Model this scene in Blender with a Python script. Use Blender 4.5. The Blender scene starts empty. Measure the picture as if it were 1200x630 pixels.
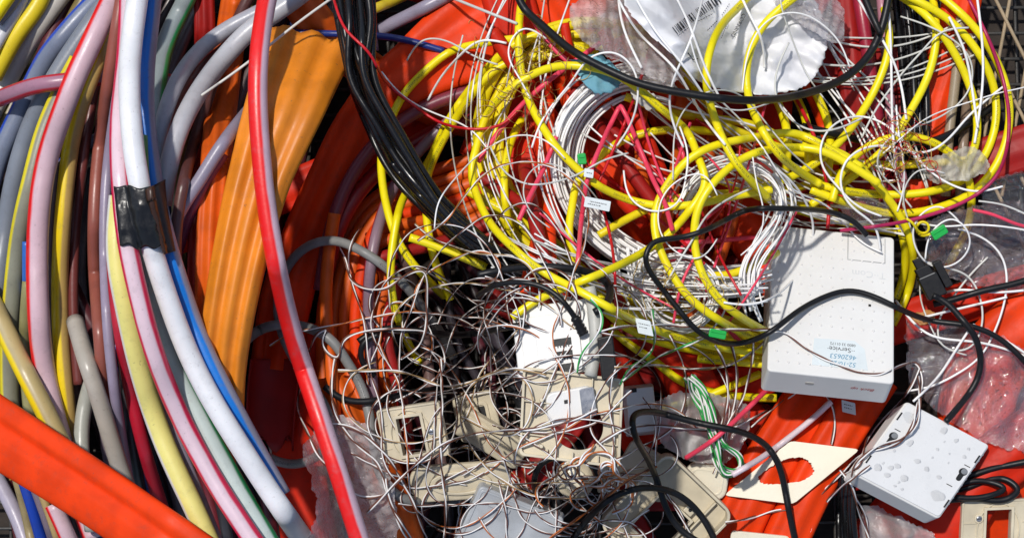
import bpy, math, random
import numpy as np
from mathutils import Vector, noise

random.seed(7)
rng = np.random.default_rng(7)
S = 0.00055          # metres per photo pixel at the pile's zero level
H = 2600.0           # camera height above that level, same unit
C = bpy.context.scene.collection
PI = math.pi

def W(px, py, z):
    px = np.asarray(px, float); py = np.asarray(py, float); z = np.asarray(z, float)
    k = (H - z) / H
    return np.stack([(px - 600) * k * S, (315 - py) * k * S, z * S], axis=-1)

# ------------------------------------------------------------------ materials
def new_mat(name):
    m = bpy.data.materials.new(name); m.use_nodes = True
    nt = m.node_tree
    b = nt.nodes['Principled BSDF']
    return m, nt, b

def mth(nt, op, a, b=None, c=None, clamp=False):
    n = nt.nodes.new('ShaderNodeMath'); n.operation = op; n.use_clamp = clamp
    for i, v in enumerate((a, b, c)):
        if v is None: continue
        if isinstance(v, (int, float)): n.inputs[i].default_value = v
        else: nt.links.new(v, n.inputs[i])
    return n.outputs[0]

def mix(nt, fac, a, b):
    n = nt.nodes.new('ShaderNodeMix'); n.data_type = 'RGBA'
    for i, v in ((0, fac), (6, a), (7, b)):
        if isinstance(v, (int, float)): n.inputs[i].default_value = v
        elif isinstance(v, tuple): n.inputs[i].default_value = (*v[:3], 1)
        else: nt.links.new(v, n.inputs[i])
    return n.outputs[2]

def noise_tex(nt, scale, detail=4, rough=.6, vec=None):
    n = nt.nodes.new('ShaderNodeTexNoise'); n.inputs['Scale'].default_value = scale
    n.inputs['Detail'].default_value = detail; n.inputs['Roughness'].default_value = rough
    if vec is None:
        tc = nt.nodes.new('ShaderNodeTexCoord'); vec = tc.outputs['Object']
    nt.links.new(vec, n.inputs['Vector'])
    return n.outputs[0]

def ramp(nt, v, lo, hi):
    n = nt.nodes.new('ShaderNodeMapRange'); n.interpolation_type = 'SMOOTHSTEP'
    nt.links.new(v, n.inputs[0]); n.inputs[1].default_value = lo; n.inputs[2].default_value = hi
    return n.outputs[0]

def plastic(name, col, rough=.4, stripes=(), ink=None, dirt=.35, dirtcol=None, bump=.12, bscale=500, sss=0, dents=0,
            droplets=False, mottle=0.0, gloss=.5, lengthwise=False, wander=0.0):
    m, nt, b = new_mat(name)
    colour = None
    tc = nt.nodes.new('ShaderNodeTexCoord')
    if stripes or ink or lengthwise:
        sep = nt.nodes.new('ShaderNodeSeparateXYZ'); nt.links.new(tc.outputs['UV'], sep.inputs[0])
        u, v = sep.outputs[0], sep.outputs[1]
    base = tuple(col)
    # slow colour drift of the plastic itself
    nz = noise_tex(nt, 45, 3, .5, tc.outputs['Object'])
    d = tuple(c * (.88 if sss else .76 if dirt >= .3 else .96) for c in col)
    colour = mix(nt, ramp(nt, nz, .3, .72), base, d)
    for (cc, hw, sc) in stripes:
        t = mth(nt, 'ADD', u, .5 - cc + 1)
        if wander:
            wn = nt.nodes.new('ShaderNodeTexNoise'); wn.noise_dimensions = '1D'
            wn.inputs['Scale'].default_value = .012; nt.links.new(v, wn.inputs['W'])
            t = mth(nt, 'ADD', t, mth(nt, 'MULTIPLY', mth(nt, 'SUBTRACT', wn.outputs[0], .5), wander))
        t = mth(nt, 'ABSOLUTE', mth(nt, 'SUBTRACT', mth(nt, 'FRACT', t), .5))
        f = mth(nt, 'SUBTRACT', 1.0, ramp(nt, t, hw - .022, hw + .03))
        colour = mix(nt, f, colour, tuple(sc))
    if ink:
        t = mth(nt, 'ABSOLUTE', mth(nt, 'SUBTRACT', mth(nt, 'FRACT', mth(nt, 'ADD', u, .5)), .5))
        band = mth(nt, 'LESS_THAN', t, .05)
        per = mth(nt, 'LESS_THAN', mth(nt, 'FRACT', mth(nt, 'MULTIPLY', v, 1 / 210.0)), .2)
        cv = nt.nodes.new('ShaderNodeCombineXYZ')
        nt.links.new(mth(nt, 'MULTIPLY', v, .55), cv.inputs[0]); nt.links.new(mth(nt, 'MULTIPLY', u, 40.0), cv.inputs[1])
        nn = noise_tex(nt, 1.2, 1, .5, cv.outputs[0])
        f = mth(nt, 'MULTIPLY', mth(nt, 'MULTIPLY', band, per), mth(nt, 'GREATER_THAN', nn, .52))
        colour = mix(nt, mth(nt, 'MULTIPLY', f, .8), colour, tuple(ink))
    if dirt:
        n1 = noise_tex(nt, 130, 6, .7, tc.outputs['Object'])
        dc = dirtcol or tuple(.55 * c + .02 for c in col)
        colour = mix(nt, mth(nt, 'MULTIPLY', ramp(nt, n1, .5, .78), dirt), colour, dc)
    if mottle:
        n1 = noise_tex(nt, 420, 5, .7, tc.outputs['Object'])
        colour = mix(nt, mth(nt, 'MULTIPLY', ramp(nt, n1, .62, .68), mottle), colour, (.1, .07, .05))
    nt.links.new(colour, b.inputs['Base Color'])
    n2 = noise_tex(nt, 260, 5, .7, tc.outputs['Object'])
    rr = mth(nt, 'ADD', mth(nt, 'MULTIPLY', n2, .35), rough - .17)
    nt.links.new(rr, b.inputs['Roughness'])
    b.inputs['Specular IOR Level'].default_value = gloss
    bp = nt.nodes.new('ShaderNodeBump'); bp.inputs['Strength'].default_value = bump; bp.inputs['Distance'].default_value = .0006
    hgt = noise_tex(nt, bscale, 4, .6, tc.outputs['Object'])
    if lengthwise:
        cv = nt.nodes.new('ShaderNodeCombineXYZ')
        nt.links.new(mth(nt, 'MULTIPLY', v, .012), cv.inputs[0]); nt.links.new(mth(nt, 'MULTIPLY', u, 14.0), cv.inputs[1])
        ln = noise_tex(nt, 1.6, 3, .6, cv.outputs[0])
        hgt = mth(nt, 'ADD', mth(nt, 'MULTIPLY', hgt, .35), mth(nt, 'MULTIPLY', ln, 1.3))
    if dents:
        hgt = mth(nt, 'ADD', hgt, mth(nt, 'MULTIPLY', noise_tex(nt, 60, 2, .5, tc.outputs['Object']), dents))
    if droplets:
        vo = nt.nodes.new('ShaderNodeTexVoronoi'); vo.inputs['Scale'].default_value = 150
        nt.links.new(tc.outputs['Object'], vo.inputs['Vector'])
        nn = noise_tex(nt, 35, 2, .5, tc.outputs['Object'])
        thr = mth(nt, 'MULTIPLY', ramp(nt, nn, .45, .62), .36)
        dr = mth(nt, 'GREATER_THAN', thr, vo.outputs[0])
        dome = mth(nt, 'MAXIMUM', mth(nt, 'SUBTRACT', thr, vo.outputs[0]), 0.0)
        dome = mth(nt, 'POWER', mth(nt, 'MULTIPLY', dome, 3.0), .5)
        hgt = mth(nt, 'ADD', mth(nt, 'MULTIPLY', hgt, .15), mth(nt, 'MULTIPLY', dome, 2.2))
        rr2 = mth(nt, 'SUBTRACT', rr, mth(nt, 'MULTIPLY', dr, .3), clamp=True)
        nt.links.new(rr2, b.inputs['Roughness'])
    nt.links.new(hgt, bp.inputs['Height']); nt.links.new(bp.outputs[0], b.inputs['Normal'])
    if sss:
        b.inputs['Subsurface Weight'].default_value = sss
        b.inputs['Subsurface Radius'].default_value = (1, .8, .7)
        b.inputs['Subsurface Scale'].default_value = .004
    return m

def film(name, tint=(.95, .93, .95), haze=.12, gl=.5, rough=.12, scale=220, strength=.9, drops=.3, hazecol=(.8, .78, .8)):
    """thin clear or milky plastic film: mostly see-through, glossy, crinkled, wet"""
    m = bpy.data.materials.new(name); m.use_nodes = True
    nt = m.node_tree; nt.nodes.clear()
    out = nt.nodes.new('ShaderNodeOutputMaterial')
    tr = nt.nodes.new('ShaderNodeBsdfTransparent'); tr.inputs[0].default_value = (*tint, 1)
    gs = nt.nodes.new('ShaderNodeBsdfGlossy'); gs.inputs['Roughness'].default_value = rough
    df = nt.nodes.new('ShaderNodeBsdfDiffuse'); df.inputs[0].default_value = (*hazecol, 1)
    tl = nt.nodes.new('ShaderNodeBsdfTranslucent'); tl.inputs[0].default_value = (*hazecol, 1)
    tc = nt.nodes.new('ShaderNodeTexCoord')
    n1 = noise_tex(nt, scale, 5, .62, tc.outputs['Object'])
    rid = mth(nt, 'ABSOLUTE', mth(nt, 'SUBTRACT', n1, .5))
    vo = nt.nodes.new('ShaderNodeTexVoronoi'); vo.inputs['Scale'].default_value = 260
    nt.links.new(tc.outputs['Object'], vo.inputs['Vector'])
    dome = mth(nt, 'MAXIMUM', mth(nt, 'SUBTRACT', drops, vo.outputs[0]), 0.0)
    hgt = mth(nt, 'ADD', mth(nt, 'MULTIPLY', rid, 3.0), mth(nt, 'MULTIPLY', dome, 4.0))
    bp = nt.nodes.new('ShaderNodeBump'); bp.inputs['Strength'].default_value = strength; bp.inputs['Distance'].default_value = .0012
    nt.links.new(hgt, bp.inputs['Height'])
    for s in (gs,): nt.links.new(bp.outputs[0], s.inputs['Normal'])
    fr = nt.nodes.new('ShaderNodeFresnel'); fr.inputs[0].default_value = 1.5; nt.links.new(bp.outputs[0], fr.inputs['Normal'])
    f = mth(nt, 'ADD', mth(nt, 'MULTIPLY', fr.outputs[0], gl * 1.6), .05, clamp=True)
    dm = nt.nodes.new('ShaderNodeMixShader'); dm.inputs[0].default_value = .4
    nt.links.new(df.outputs[0], dm.inputs[1]); nt.links.new(tl.outputs[0], dm.inputs[2])
    m1 = nt.nodes.new('ShaderNodeMixShader')
    n3 = noise_tex(nt, 38, 3, .5, tc.outputs['Object'])
    nt.links.new(mth(nt, 'ADD', mth(nt, 'MULTIPLY', ramp(nt, n3, .35, .7), haze * .6), haze * .6, clamp=True), m1.inputs[0])
    nt.links.new(tr.outputs[0], m1.inputs[1]); nt.links.new(dm.outputs[0], m1.inputs[2])
    m2 = nt.nodes.new('ShaderNodeMixShader'); nt.links.new(f, m2.inputs[0])
    nt.links.new(m1.outputs[0], m2.inputs[1]); nt.links.new(gs.outputs[0], m2.inputs[2])
    nt.links.new(m2.outputs[0], out.inputs[0])
    return m

LIL = (.28, .25, .32); PNK = (.50, .30, .38); WHT = (.60, .60, .62); BGY = (.19, .22, .30); MAR = (.16, .035, .03)  # conduit body colours, darkened to hold the shade on the left
RED = (.72, .02, .02); YEL = (.86, .73, .004); ORA = (.72, .19, .012); ORD = (.62, .055, .004); DRD = (.50, .018, .008)
CRE = (.66, .58, .42)
_mc = {}
def M(key, *a, **k):
    if key not in _mc: _mc[key] = plastic(key, *a, **k)
    return _mc[key]
def cond(key, body, stripes=(), **k):
    return M(key, body, .36, stripes, dirt=k.pop('dirt', .32), dirtcol=tuple(.35 * c + .03 for c in body), bump=.10, mottle=.3, sss=k.pop('sss', .12), wander=.05, gloss=.55, **k)

# ------------------------------------------------------------------ scene bookkeeping
def tag(o, label, cat, group=None, kind=None):
    if label: o['label'] = label
    if cat: o['category'] = cat
    if group: o['group'] = group
    if kind: o['kind'] = kind
    return o

WORLD = {}
def link(name, verts, faces, mats, parent=None, origin=None, smooth=True, uvs=None, midx=None):
    verts = np.asarray(verts, float)
    me = bpy.data.meshes.new(name)
    org = np.array(origin if origin is not None else verts.mean(axis=0), float)
    me.from_pydata((verts - org).tolist(), [], faces)
    if not isinstance(mats, (list, tuple)): mats = [mats]
    for m in mats: me.materials.append(m)
    if smooth: me.polygons.foreach_set('use_smooth', [True] * len(me.polygons))
    if midx is not None: me.polygons.foreach_set('material_index', midx)
    if uvs is not None:
        ul = me.uv_layers.new(name='UVMap'); ul.data.foreach_set('uv', np.asarray(uvs, 'f').ravel())
    me.update()
    o = bpy.data.objects.new(name, me); C.objects.link(o)
    WORLD[o.name] = Vector(org)
    if parent is not None:
        o.parent = parent; o.location = Vector(org) - WORLD[parent.name]
    else: o.location = org
    return o

def empty(name, loc):
    o = bpy.data.objects.new(name, None); C.objects.link(o); o.location = loc; WORLD[o.name] = Vector(loc); o.empty_display_size = .01
    return o

# ------------------------------------------------------------------ the pile's height map: things are laid down in order
PAD = 240
HM = np.full((630 + 2 * PAD, 1200 + 2 * PAD), -196.0)
_kc = {}
def kern(R, T):
    key = (round(R * 2) / 2, round(T, 1))
    if key not in _kc:
        r = int(math.ceil(R)); yy, xx = np.mgrid[-r:r + 1, -r:r + 1]
        d2 = (xx ** 2 + yy ** 2) / max(R, .8) ** 2
        k = np.where(d2 <= 1.0, T * np.sqrt(np.clip(1 - d2, 0, 1)), -1e6)
        _kc[key] = (r, k)
    return _kc[key]
def patch(x, y, r):
    ix = int(round(x)) + PAD; iy = int(round(y)) + PAD
    if ix - r < 0 or iy - r < 0 or ix + r + 1 > HM.shape[1] or iy + r + 1 > HM.shape[0]: return None
    return slice(iy - r, iy + r + 1), slice(ix - r, ix + r + 1)
def slide(a, k, fn):
    p = np.pad(a, k, mode='edge')
    w = np.lib.stride_tricks.sliding_window_view(p, 2 * k + 1)
    return fn(w, axis=1)
def drape(xy, R, T, w, step, zmin=None, gap=.4):
    R = np.broadcast_to(R, len(xy)).astype(float); T = np.broadcast_to(T, len(xy)).astype(float)
    req = np.empty(len(xy))
    for i, (x, y) in enumerate(xy):
        r, k = kern(R[i], T[i]); s = patch(x, y, r)
        req[i] = -196 + T[i] if s is None else np.max(HM[s] + k)
    # ends outside the map follow their neighbours
    if zmin is not None: req = np.maximum(req, zmin)
    kk = max(1, int(w / step))
    z = slide(slide(req, kk, np.max), kk, np.mean) + gap
    return z
def stamp(xy, z, R, T):
    R = np.broadcast_to(R, len(xy)).astype(float); T = np.broadcast_to(T, len(xy)).astype(float)
    for i, (x, y) in enumerate(xy):
        r, k = kern(R[i], T[i]); s = patch(x, y, r)
        if s is not None: HM[s] = np.maximum(HM[s], z[i] + k)

def spline(P, step, kink=False):
    P = np.asarray(P, float)
    d = np.r_[0, np.cumsum(np.maximum(np.hypot(*np.diff(P[:, :2], axis=0).T), 1e-3))]
    n = max(6, int(d[-1] / step)); t = np.linspace(0, d[-1], n)
    if len(P) == 2: return np.stack([np.interp(t, d, P[:, k]) for k in range(P.shape[1])], 1)
    if kink:
        h = d
        Q = np.stack([np.interp(t, h, P[:, k]) for k in range(P.shape[1])], 1)
        for _ in range(2): Q[1:-1] = (Q[:-2] + Q[1:-1] * 2 + Q[2:]) / 4
        return Q
    m = len(P); A = np.zeros((m, m)); B = np.zeros((m, P.shape[1])); h = np.diff(d)
    A[0, 0] = A[-1, -1] = 1
    for i in range(1, m - 1):
        A[i, i - 1] = h[i - 1]; A[i, i] = 2 * (h[i - 1] + h[i]); A[i, i + 1] = h[i]
        B[i] = 6 * ((P[i + 1] - P[i]) / h[i] - (P[i] - P[i - 1]) / h[i - 1])
    K = np.linalg.solve(A, B)
    idx = np.clip(np.searchsorted(d, t) - 1, 0, m - 2)
    a = (d[idx + 1] - t)[:, None]; b = (t - d[idx])[:, None]; hh = h[idx][:, None]
    return (K[idx] * a ** 3 + K[idx + 1] * b ** 3) / (6 * hh) + (P[idx] / hh - K[idx] * hh / 6) * a + (P[idx + 1] / hh - K[idx + 1] * hh / 6) * b

def frames(P):
    T = np.gradient(P, axis=0); T /= np.linalg.norm(T, axis=1)[:, None] + 1e-12
    Z = np.array([0, 0, 1.0]); N = Z - T * (T @ Z)[:, None]; N /= np.linalg.norm(N, axis=1)[:, None] + 1e-9
    B = np.cross(T, N)
    return T, N, B

def circle(n): 
    a = np.arange(n) * 2 * PI / n
    return np.stack([np.sin(a), np.cos(a)], 1)     # (side, up)

def sweep(P, rb, rt, prof, L, hollow=(0, 0), wall=.22, v0=0, jag=None):
    """returns verts, faces, uvs. P world metres, rb/rt half width / half height in metres"""
    T, N, B = frames(P); m = len(P); n = len(prof)
    rb = np.broadcast_to(rb, m); rt = np.broadcast_to(rt, m)
    ring = P[:, None, :] + B[:, None, :] * (prof[None, :, 0, None] * rb[:, None, None]) + N[:, None, :] * (prof[None, :, 1, None] * rt[:, None, None])
    if jag is not None:
        ring[0] += T[0] * jag[:, None]; ring[1] += T[1] * jag[:, None] * .6; ring[2] += T[2] * jag[:, None] * .3
    V = ring.reshape(-1, 3).tolist(); F = []; U = []
    for i in range(m - 1):
        a = i * n; b = a + n; l0, l1 = L[i], L[i + 1]
        for j in range(n):
            k = (j + 1) % n
            F.append((a + j, a + k, b + k, b + j))
            u0, u1 = j / n, (j + 1) / n
            U += [(u0, l0), (u1, l0), (u1, l1), (u0, l1)]
    for e, (idx, sgn) in enumerate(((0, 1), (m - 1, -1))):
        base = idx * n
        if hollow[e]:
            c = ring[idx].mean(axis=0); depth = hollow[e]
            last = list(range(base, base + n))
            r_in = c + (ring[idx] - c) * (1 - wall)
            r_deep = r_in + sgn * T[idx] * depth * S
            for R_ in (r_in, r_deep):
                st = len(V); V += R_.tolist(); cur = list(range(st, st + n))
                for j in range(n):
                    k = (j + 1) % n
                    f = (last[k], last[j], cur[j], cur[k]) if sgn > 0 else (last[j], last[k], cur[k], cur[j])
                    F.append(f); U += [(.5, L[idx])] * 4
                last = cur
            F.append(tuple(last)); U += [(.5, L[idx])] * n
        else:
            f = tuple(range(base, base + n)); F.append(f if sgn < 0 else f[::-1]); U += [(.5, L[idx])] * n
    return V, F, U

def pts(s):
    a = [float(t) for t in s.replace(',', ' ').split()]
    return np.array(a).reshape(-1, 2)

def tube(name, label, cat, s, r, mat, w=26, group=None, sides=12, step=None, zmin=None, hollow=(0, 0), kink=False,
         rprof=None, wobble=0.0, parent=None, ret=False, rd=1.0):
    P = pts(s) if isinstance(s, str) else np.asarray(s, float)
    step = step or max(2.2, min(6, r * .8))
    Q = spline(P, step, kink)
    if wobble:
        t = np.arange(len(Q)) * step; g = np.gradient(Q, axis=0); g /= np.linalg.norm(g, axis=1)[:, None] + 1e-9
        o = sum(math.pow(.6, k) * np.sin(t / (55 / (k + 1)) + random.random() * 6.3) for k in range(3)) * wobble
        Q = Q + np.stack([-g[:, 1], g[:, 0]], 1) * o[:, None]
    z = drape(Q, r * rd, r, w, step, zmin)
    stamp(Q, z, r, r)
    X = W(Q[:, 0], Q[:, 1], z)
    k = (H - z) / H; rr = r * S * k
    if rprof is not None: rr = rr * np.interp(np.linspace(0, 1, len(Q)), [p[0] for p in rprof], [p[1] for p in rprof])
    V, F, U = sweep(X, rr, rr, circle(sides), np.arange(len(Q)) * step + random.random() * 200, hollow)
    o = link(name, V, F, mat, parent, uvs=U)
    if parent is None: tag(o, label, cat, group)
    return (o, Q, z) if ret else o

def duct(name, label, s, wd, th, mat, bumps=2, bamp=.16, w=40, group=None, hollow=(0, 0), zmin=None, jag=0, n=48, crease=None, cat='duct', skew=0):
    P = pts(s); step = 6; Q = spline(P, step)
    t = np.linspace(0, 1, len(Q))
    wd = np.interp(t, np.linspace(0, 1, len(wd)), wd) if isinstance(wd, (list, tuple)) else np.full(len(Q), float(wd))
    z = drape(Q, wd / 2, th / 2, w, step, zmin); stamp(Q, z, wd / 2, th / 2)
    a = np.arange(n) * 2 * PI / n
    sx = np.sign(np.sin(a)) * np.abs(np.sin(a)) ** .8; cy = np.sign(np.cos(a)) * np.abs(np.cos(a)) ** .72
    if bumps: cy = cy + bamp * np.cos(sx * PI * bumps + .6) * (1 - np.abs(sx) ** 4)
    if crease: cy = cy - np.where(cy > 0, crease[1] * np.exp(-((sx - crease[0]) / crease[2]) ** 2), 0)
    cy = cy + skew * sx
    prof = np.stack([sx, cy], 1)
    X = W(Q[:, 0], Q[:, 1], z); k = (H - z) / H
    # slight flattening and bulging along the length
    fl = 1.25 + .1 * np.sin(np.arange(len(Q)) * .11 + random.random() * 6)
    jg = (rng.normal(0, jag * S, n) + np.sin(a * 3) * jag * S) if jag else None
    V, F, U = sweep(X, wd / 2 * S * k * (1 + .015 * np.sin(np.arange(len(Q)) * .1 + 1)), th / 2 * S * k * fl, prof, np.arange(len(Q)) * step, hollow, wall=.1, jag=jg)
    o = link(name, V, F, mat, uvs=U)
    return tag(o, label, cat, group)

def pair(name, label, cat, Q, r, mats, w=9, group=None, step=3.0, sides=5, period=55, zmin=None):
    """a twisted pair: a white and a coloured core running side by side"""
    z = drape(Q, r * 1.8, r * 1.8, w, step, zmin, gap=.1); stamp(Q, z, r * 1.7, r * 1.2)
    X = W(Q[:, 0], Q[:, 1], z); T, N, B = frames(X)
    t = np.arange(len(Q)) * step
    ph = 2 * PI * t / period + 2.0 * np.sin(t / 90 + random.random() * 6) + random.random() * 6
    off = (np.cos(ph)[:, None] * B + np.sin(ph)[:, None] * N) * r * S
    VV, FF, UU, MI = [], [], [], []
    for q, sg in enumerate((1, -1)):
        V, F, U = sweep(X + off * sg, r * S, r * S, circle(sides), t)
        b = len(VV); VV += V; FF += [tuple(i + b for i in f) for f in F]; UU += U; MI += [q] * len(F)
    o = link(name, VV, FF, mats, uvs=UU, midx=MI)
    return tag(o, label, cat, group)

def walk(x, y, ang, L, cur=.02, step=3.0, box=None, pull=.02):
    n = int(L / step); out = []; k = rng.normal(0, cur)
    for i in range(n):
        out.append((x, y)); k = k * .96 + rng.normal(0, cur * .32)
        ang += k * step
        if box:
            cx, cy, rx, ry = box; dx, dy = (cx - x) / rx, (cy - y) / ry
            if dx * dx + dy * dy > 1:
                want = math.atan2(cy - y, cx - x); d = (want - ang + PI) % (2 * PI) - PI; ang += d * pull * step
        x += math.cos(ang) * step; y += math.sin(ang) * step
    return np.array(out)

# ------------------------------------------------------------------ flat rigid things: local frame from three corners
class Fr:
    """TL, TR, BL screen corners with heights; local x right, y down the face, z out of it (all in photo pixels)"""
    def __init__(s, TL, TR, BL, z=(0, 0, 0), thick=10, lift=None, q=97):
        s.c = (TL, TR, BL); s.z = list(z)
        if lift is None:
            zs = []
            for u in np.linspace(.02, .98, 22):
                for v in np.linspace(.02, .98, 22):
                    x = TL[0] + u * (TR[0] - TL[0]) + v * (BL[0] - TL[0]); y = TL[1] + u * (TR[1] - TL[1]) + v * (BL[1] - TL[1])
                    p = patch(x, y, 1)
                    if p is None: continue
                    zb = z[0] + u * (z[1] - z[0]) + v * (z[2] - z[0]) - thick
                    zs.append(np.max(HM[p]) - zb)
            lift = np.percentile(zs, q) + 1
        s.z = [a + lift for a in z]
        s.setup(); s.lift = lift
        # stamp the top face
        xs = [TL[0], TR[0], BL[0], TR[0] + BL[0] - TL[0]]; ys = [TL[1], TR[1], BL[1], TR[1] + BL[1] - TL[1]]
        x0, x1, y0, y1 = int(min(xs)), int(max(xs)) + 1, int(min(ys)), int(max(ys)) + 1
        yy, xx = np.mgrid[y0:y1, x0:x1]; e1 = np.subtract(TR, TL); e2 = np.subtract(BL, TL); det = e1[0] * e2[1] - e1[1] * e2[0]
        dx = xx - TL[0]; dy = yy - TL[1]
        u = (dx * e2[1] - dy * e2[0]) / det; v = (dy * e1[0] - dx * e1[1]) / det
        ins = (u > -.01) & (u < 1.01) & (v > -.01) & (v < 1.01)
        zt = s.z[0] + u * (s.z[1] - s.z[0]) + v * (s.z[2] - s.z[0])
        iy = np.clip(yy + PAD, 0, HM.shape[0] - 1); ix = np.clip(xx + PAD, 0, HM.shape[1] - 1)
        HM[iy[ins], ix[ins]] = np.maximum(HM[iy[ins], ix[ins]], zt[ins])
        s.top = zt.max()
    def setup(s):
        P = [W(c[0], c[1], z) for c, z in zip(s.c, s.z)]
        s.O = P[0]; a = P[1] - P[0]; b = P[2] - P[0]
        s.L1 = np.linalg.norm(a) / S; s.L2 = np.linalg.norm(b) / S
        s.a = a / np.linalg.norm(a); s.b = b / np.linalg.norm(b)
        n = np.cross(s.b, s.a); s.n = n / np.linalg.norm(n)
    def w(s, L):
        L = np.asarray(L, float)
        return s.O + (L[:, 0:1] * s.a + L[:, 1:2] * s.b + L[:, 2:3] * s.n) * S

class MB:
    def __init__(s): s.v = []; s.f = []; s.m = []
    def add(s, v, f, mi=0):
        b = len(s.v); s.v += [tuple(p) for p in v]; s.f += [tuple(i + b for i in q) for q in f]; s.m += [mi] * len(f); return s
    def box(s, x0, x1, y0, y1, z0, z1, mi=0):
        v = [(x, y, z) for z in (z0, z1) for (x, y) in ((x0, y0), (x1, y0), (x1, y1), (x0, y1))]
        return s.add(v, [(0, 1, 2, 3), (7, 6, 5, 4), (0, 4, 5, 1), (1, 5, 6, 2), (2, 6, 7, 3), (3, 7, 4, 0)], mi)
    def prism(s, o, z0, z1, mi=0, top=1.0):
        n = len(o); c = np.mean(o, axis=0); o2 = c + (np.array(o) - c) * top
        v = [(x, y, z0) for x, y in o] + [(x, y, z1) for x, y in o2]
        f = [tuple(range(n)), tuple(range(2 * n - 1, n - 1, -1))] + [(i, i + n, (i + 1) % n + n, (i + 1) % n) for i in range(n)]
        return s.add(v, f, mi)
    def ring(s, o, h, z0, z1, mi=0, slope=0):
        n = len(o); zt = [z1] * n
        v = [(x, y, z0) for x, y in o] + [(x, y, z1) for x, y in o] + [(x, y, z0) for x, y in h] + [(x, y, z1 + slope) for x, y in h]
        f = []
        for i in range(n):
            k = (i + 1) % n
            f += [(i, i + n, k + n, k), (i + n, i + 3 * n, k + 3 * n, k + n), (i + 2 * n, k + 2 * n, k + 3 * n, i + 3 * n), (i, k, k + 2 * n, i + 2 * n)]
        return s.add(v, f, mi)
    def cyl(s, x, y, r, z0, z1, mi=0, n=20, top=1.0):
        return s.prism([(x + r * math.cos(2 * PI * i / n), y + r * math.sin(2 * PI * i / n)) for i in range(n)], z0, z1, mi, top)
    def build(s, name, fr, mats, parent=None, bevel=.8, seg=2, origin=None):
        o = link(name, fr.w(s.v), s.f, mats, parent, smooth=False, midx=s.m, origin=origin)
        import bmesh
        bm = bmesh.new(); bm.from_mesh(o.data); bmesh.ops.recalc_face_normals(bm, faces=bm.faces[:]); bm.to_mesh(o.data); bm.free()
        if bevel:
            md = o.modifiers.new('bevel', 'BEVEL'); md.width = bevel * S; md.segments = seg; md.limit_method = 'ANGLE'; md.angle_limit = .6
        return o

def resamp(o, N=72):
    o = np.array(o + [o[0]]); d = np.r_[0, np.cumsum(np.hypot(*np.diff(o, axis=0).T))]; t = np.linspace(0, d[-1], N, endpoint=False)
    return [tuple(p) for p in np.stack([np.interp(t, d, o[:, 0]), np.interp(t, d, o[:, 1])], 1)]

def rrect(x0, x1, y0, y1, r, n=5):
    o = []
    for cx, cy, a0 in ((x0 + r, y0 + r, PI), (x1 - r, y0 + r, 1.5 * PI), (x1 - r, y1 - r, 0), (x0 + r, y1 - r, .5 * PI)):
        for i in range(n):
            a = a0 + .5 * PI * i / (n - 1); o.append((cx + r * math.cos(a), cy + r * math.sin(a)))
    return o

def text(name, s, fr, x, y, size, mat, parent, ang=0, z=.3, thick=.15, shear=0, bold=0, squash=1.0):
    cu = bpy.data.curves.new('t', 'FONT'); cu.body = s; cu.size = size; cu.align_x = 'CENTER'; cu.align_y = 'CENTER'; cu.shear = shear; cu.offset = bold
    cu.resolution_u = 3
    ob = bpy.data.objects.new('t', cu); C.objects.link(ob)
    dg = bpy.context.evaluated_depsgraph_get(); me = bpy.data.meshes.new_from_object(ob.evaluated_get(dg))
    bpy.data.objects.remove(ob)
    co = np.array([v.co[:] for v in me.vertices]); fs = [tuple(p.vertices) for p in me.polygons]
    bpy.data.meshes.remove(me); bpy.data.curves.remove(cu)
    ca, sa = math.cos(ang), math.sin(ang)
    X = co[:, 0] * squash; Y = -co[:, 1]
    L = np.stack([x + X * ca - Y * sa, y + X * sa + Y * ca, np.full(len(X), z)], 1)
    return link(name, fr.w(L), fs, mat, parent, smooth=False)

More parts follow.
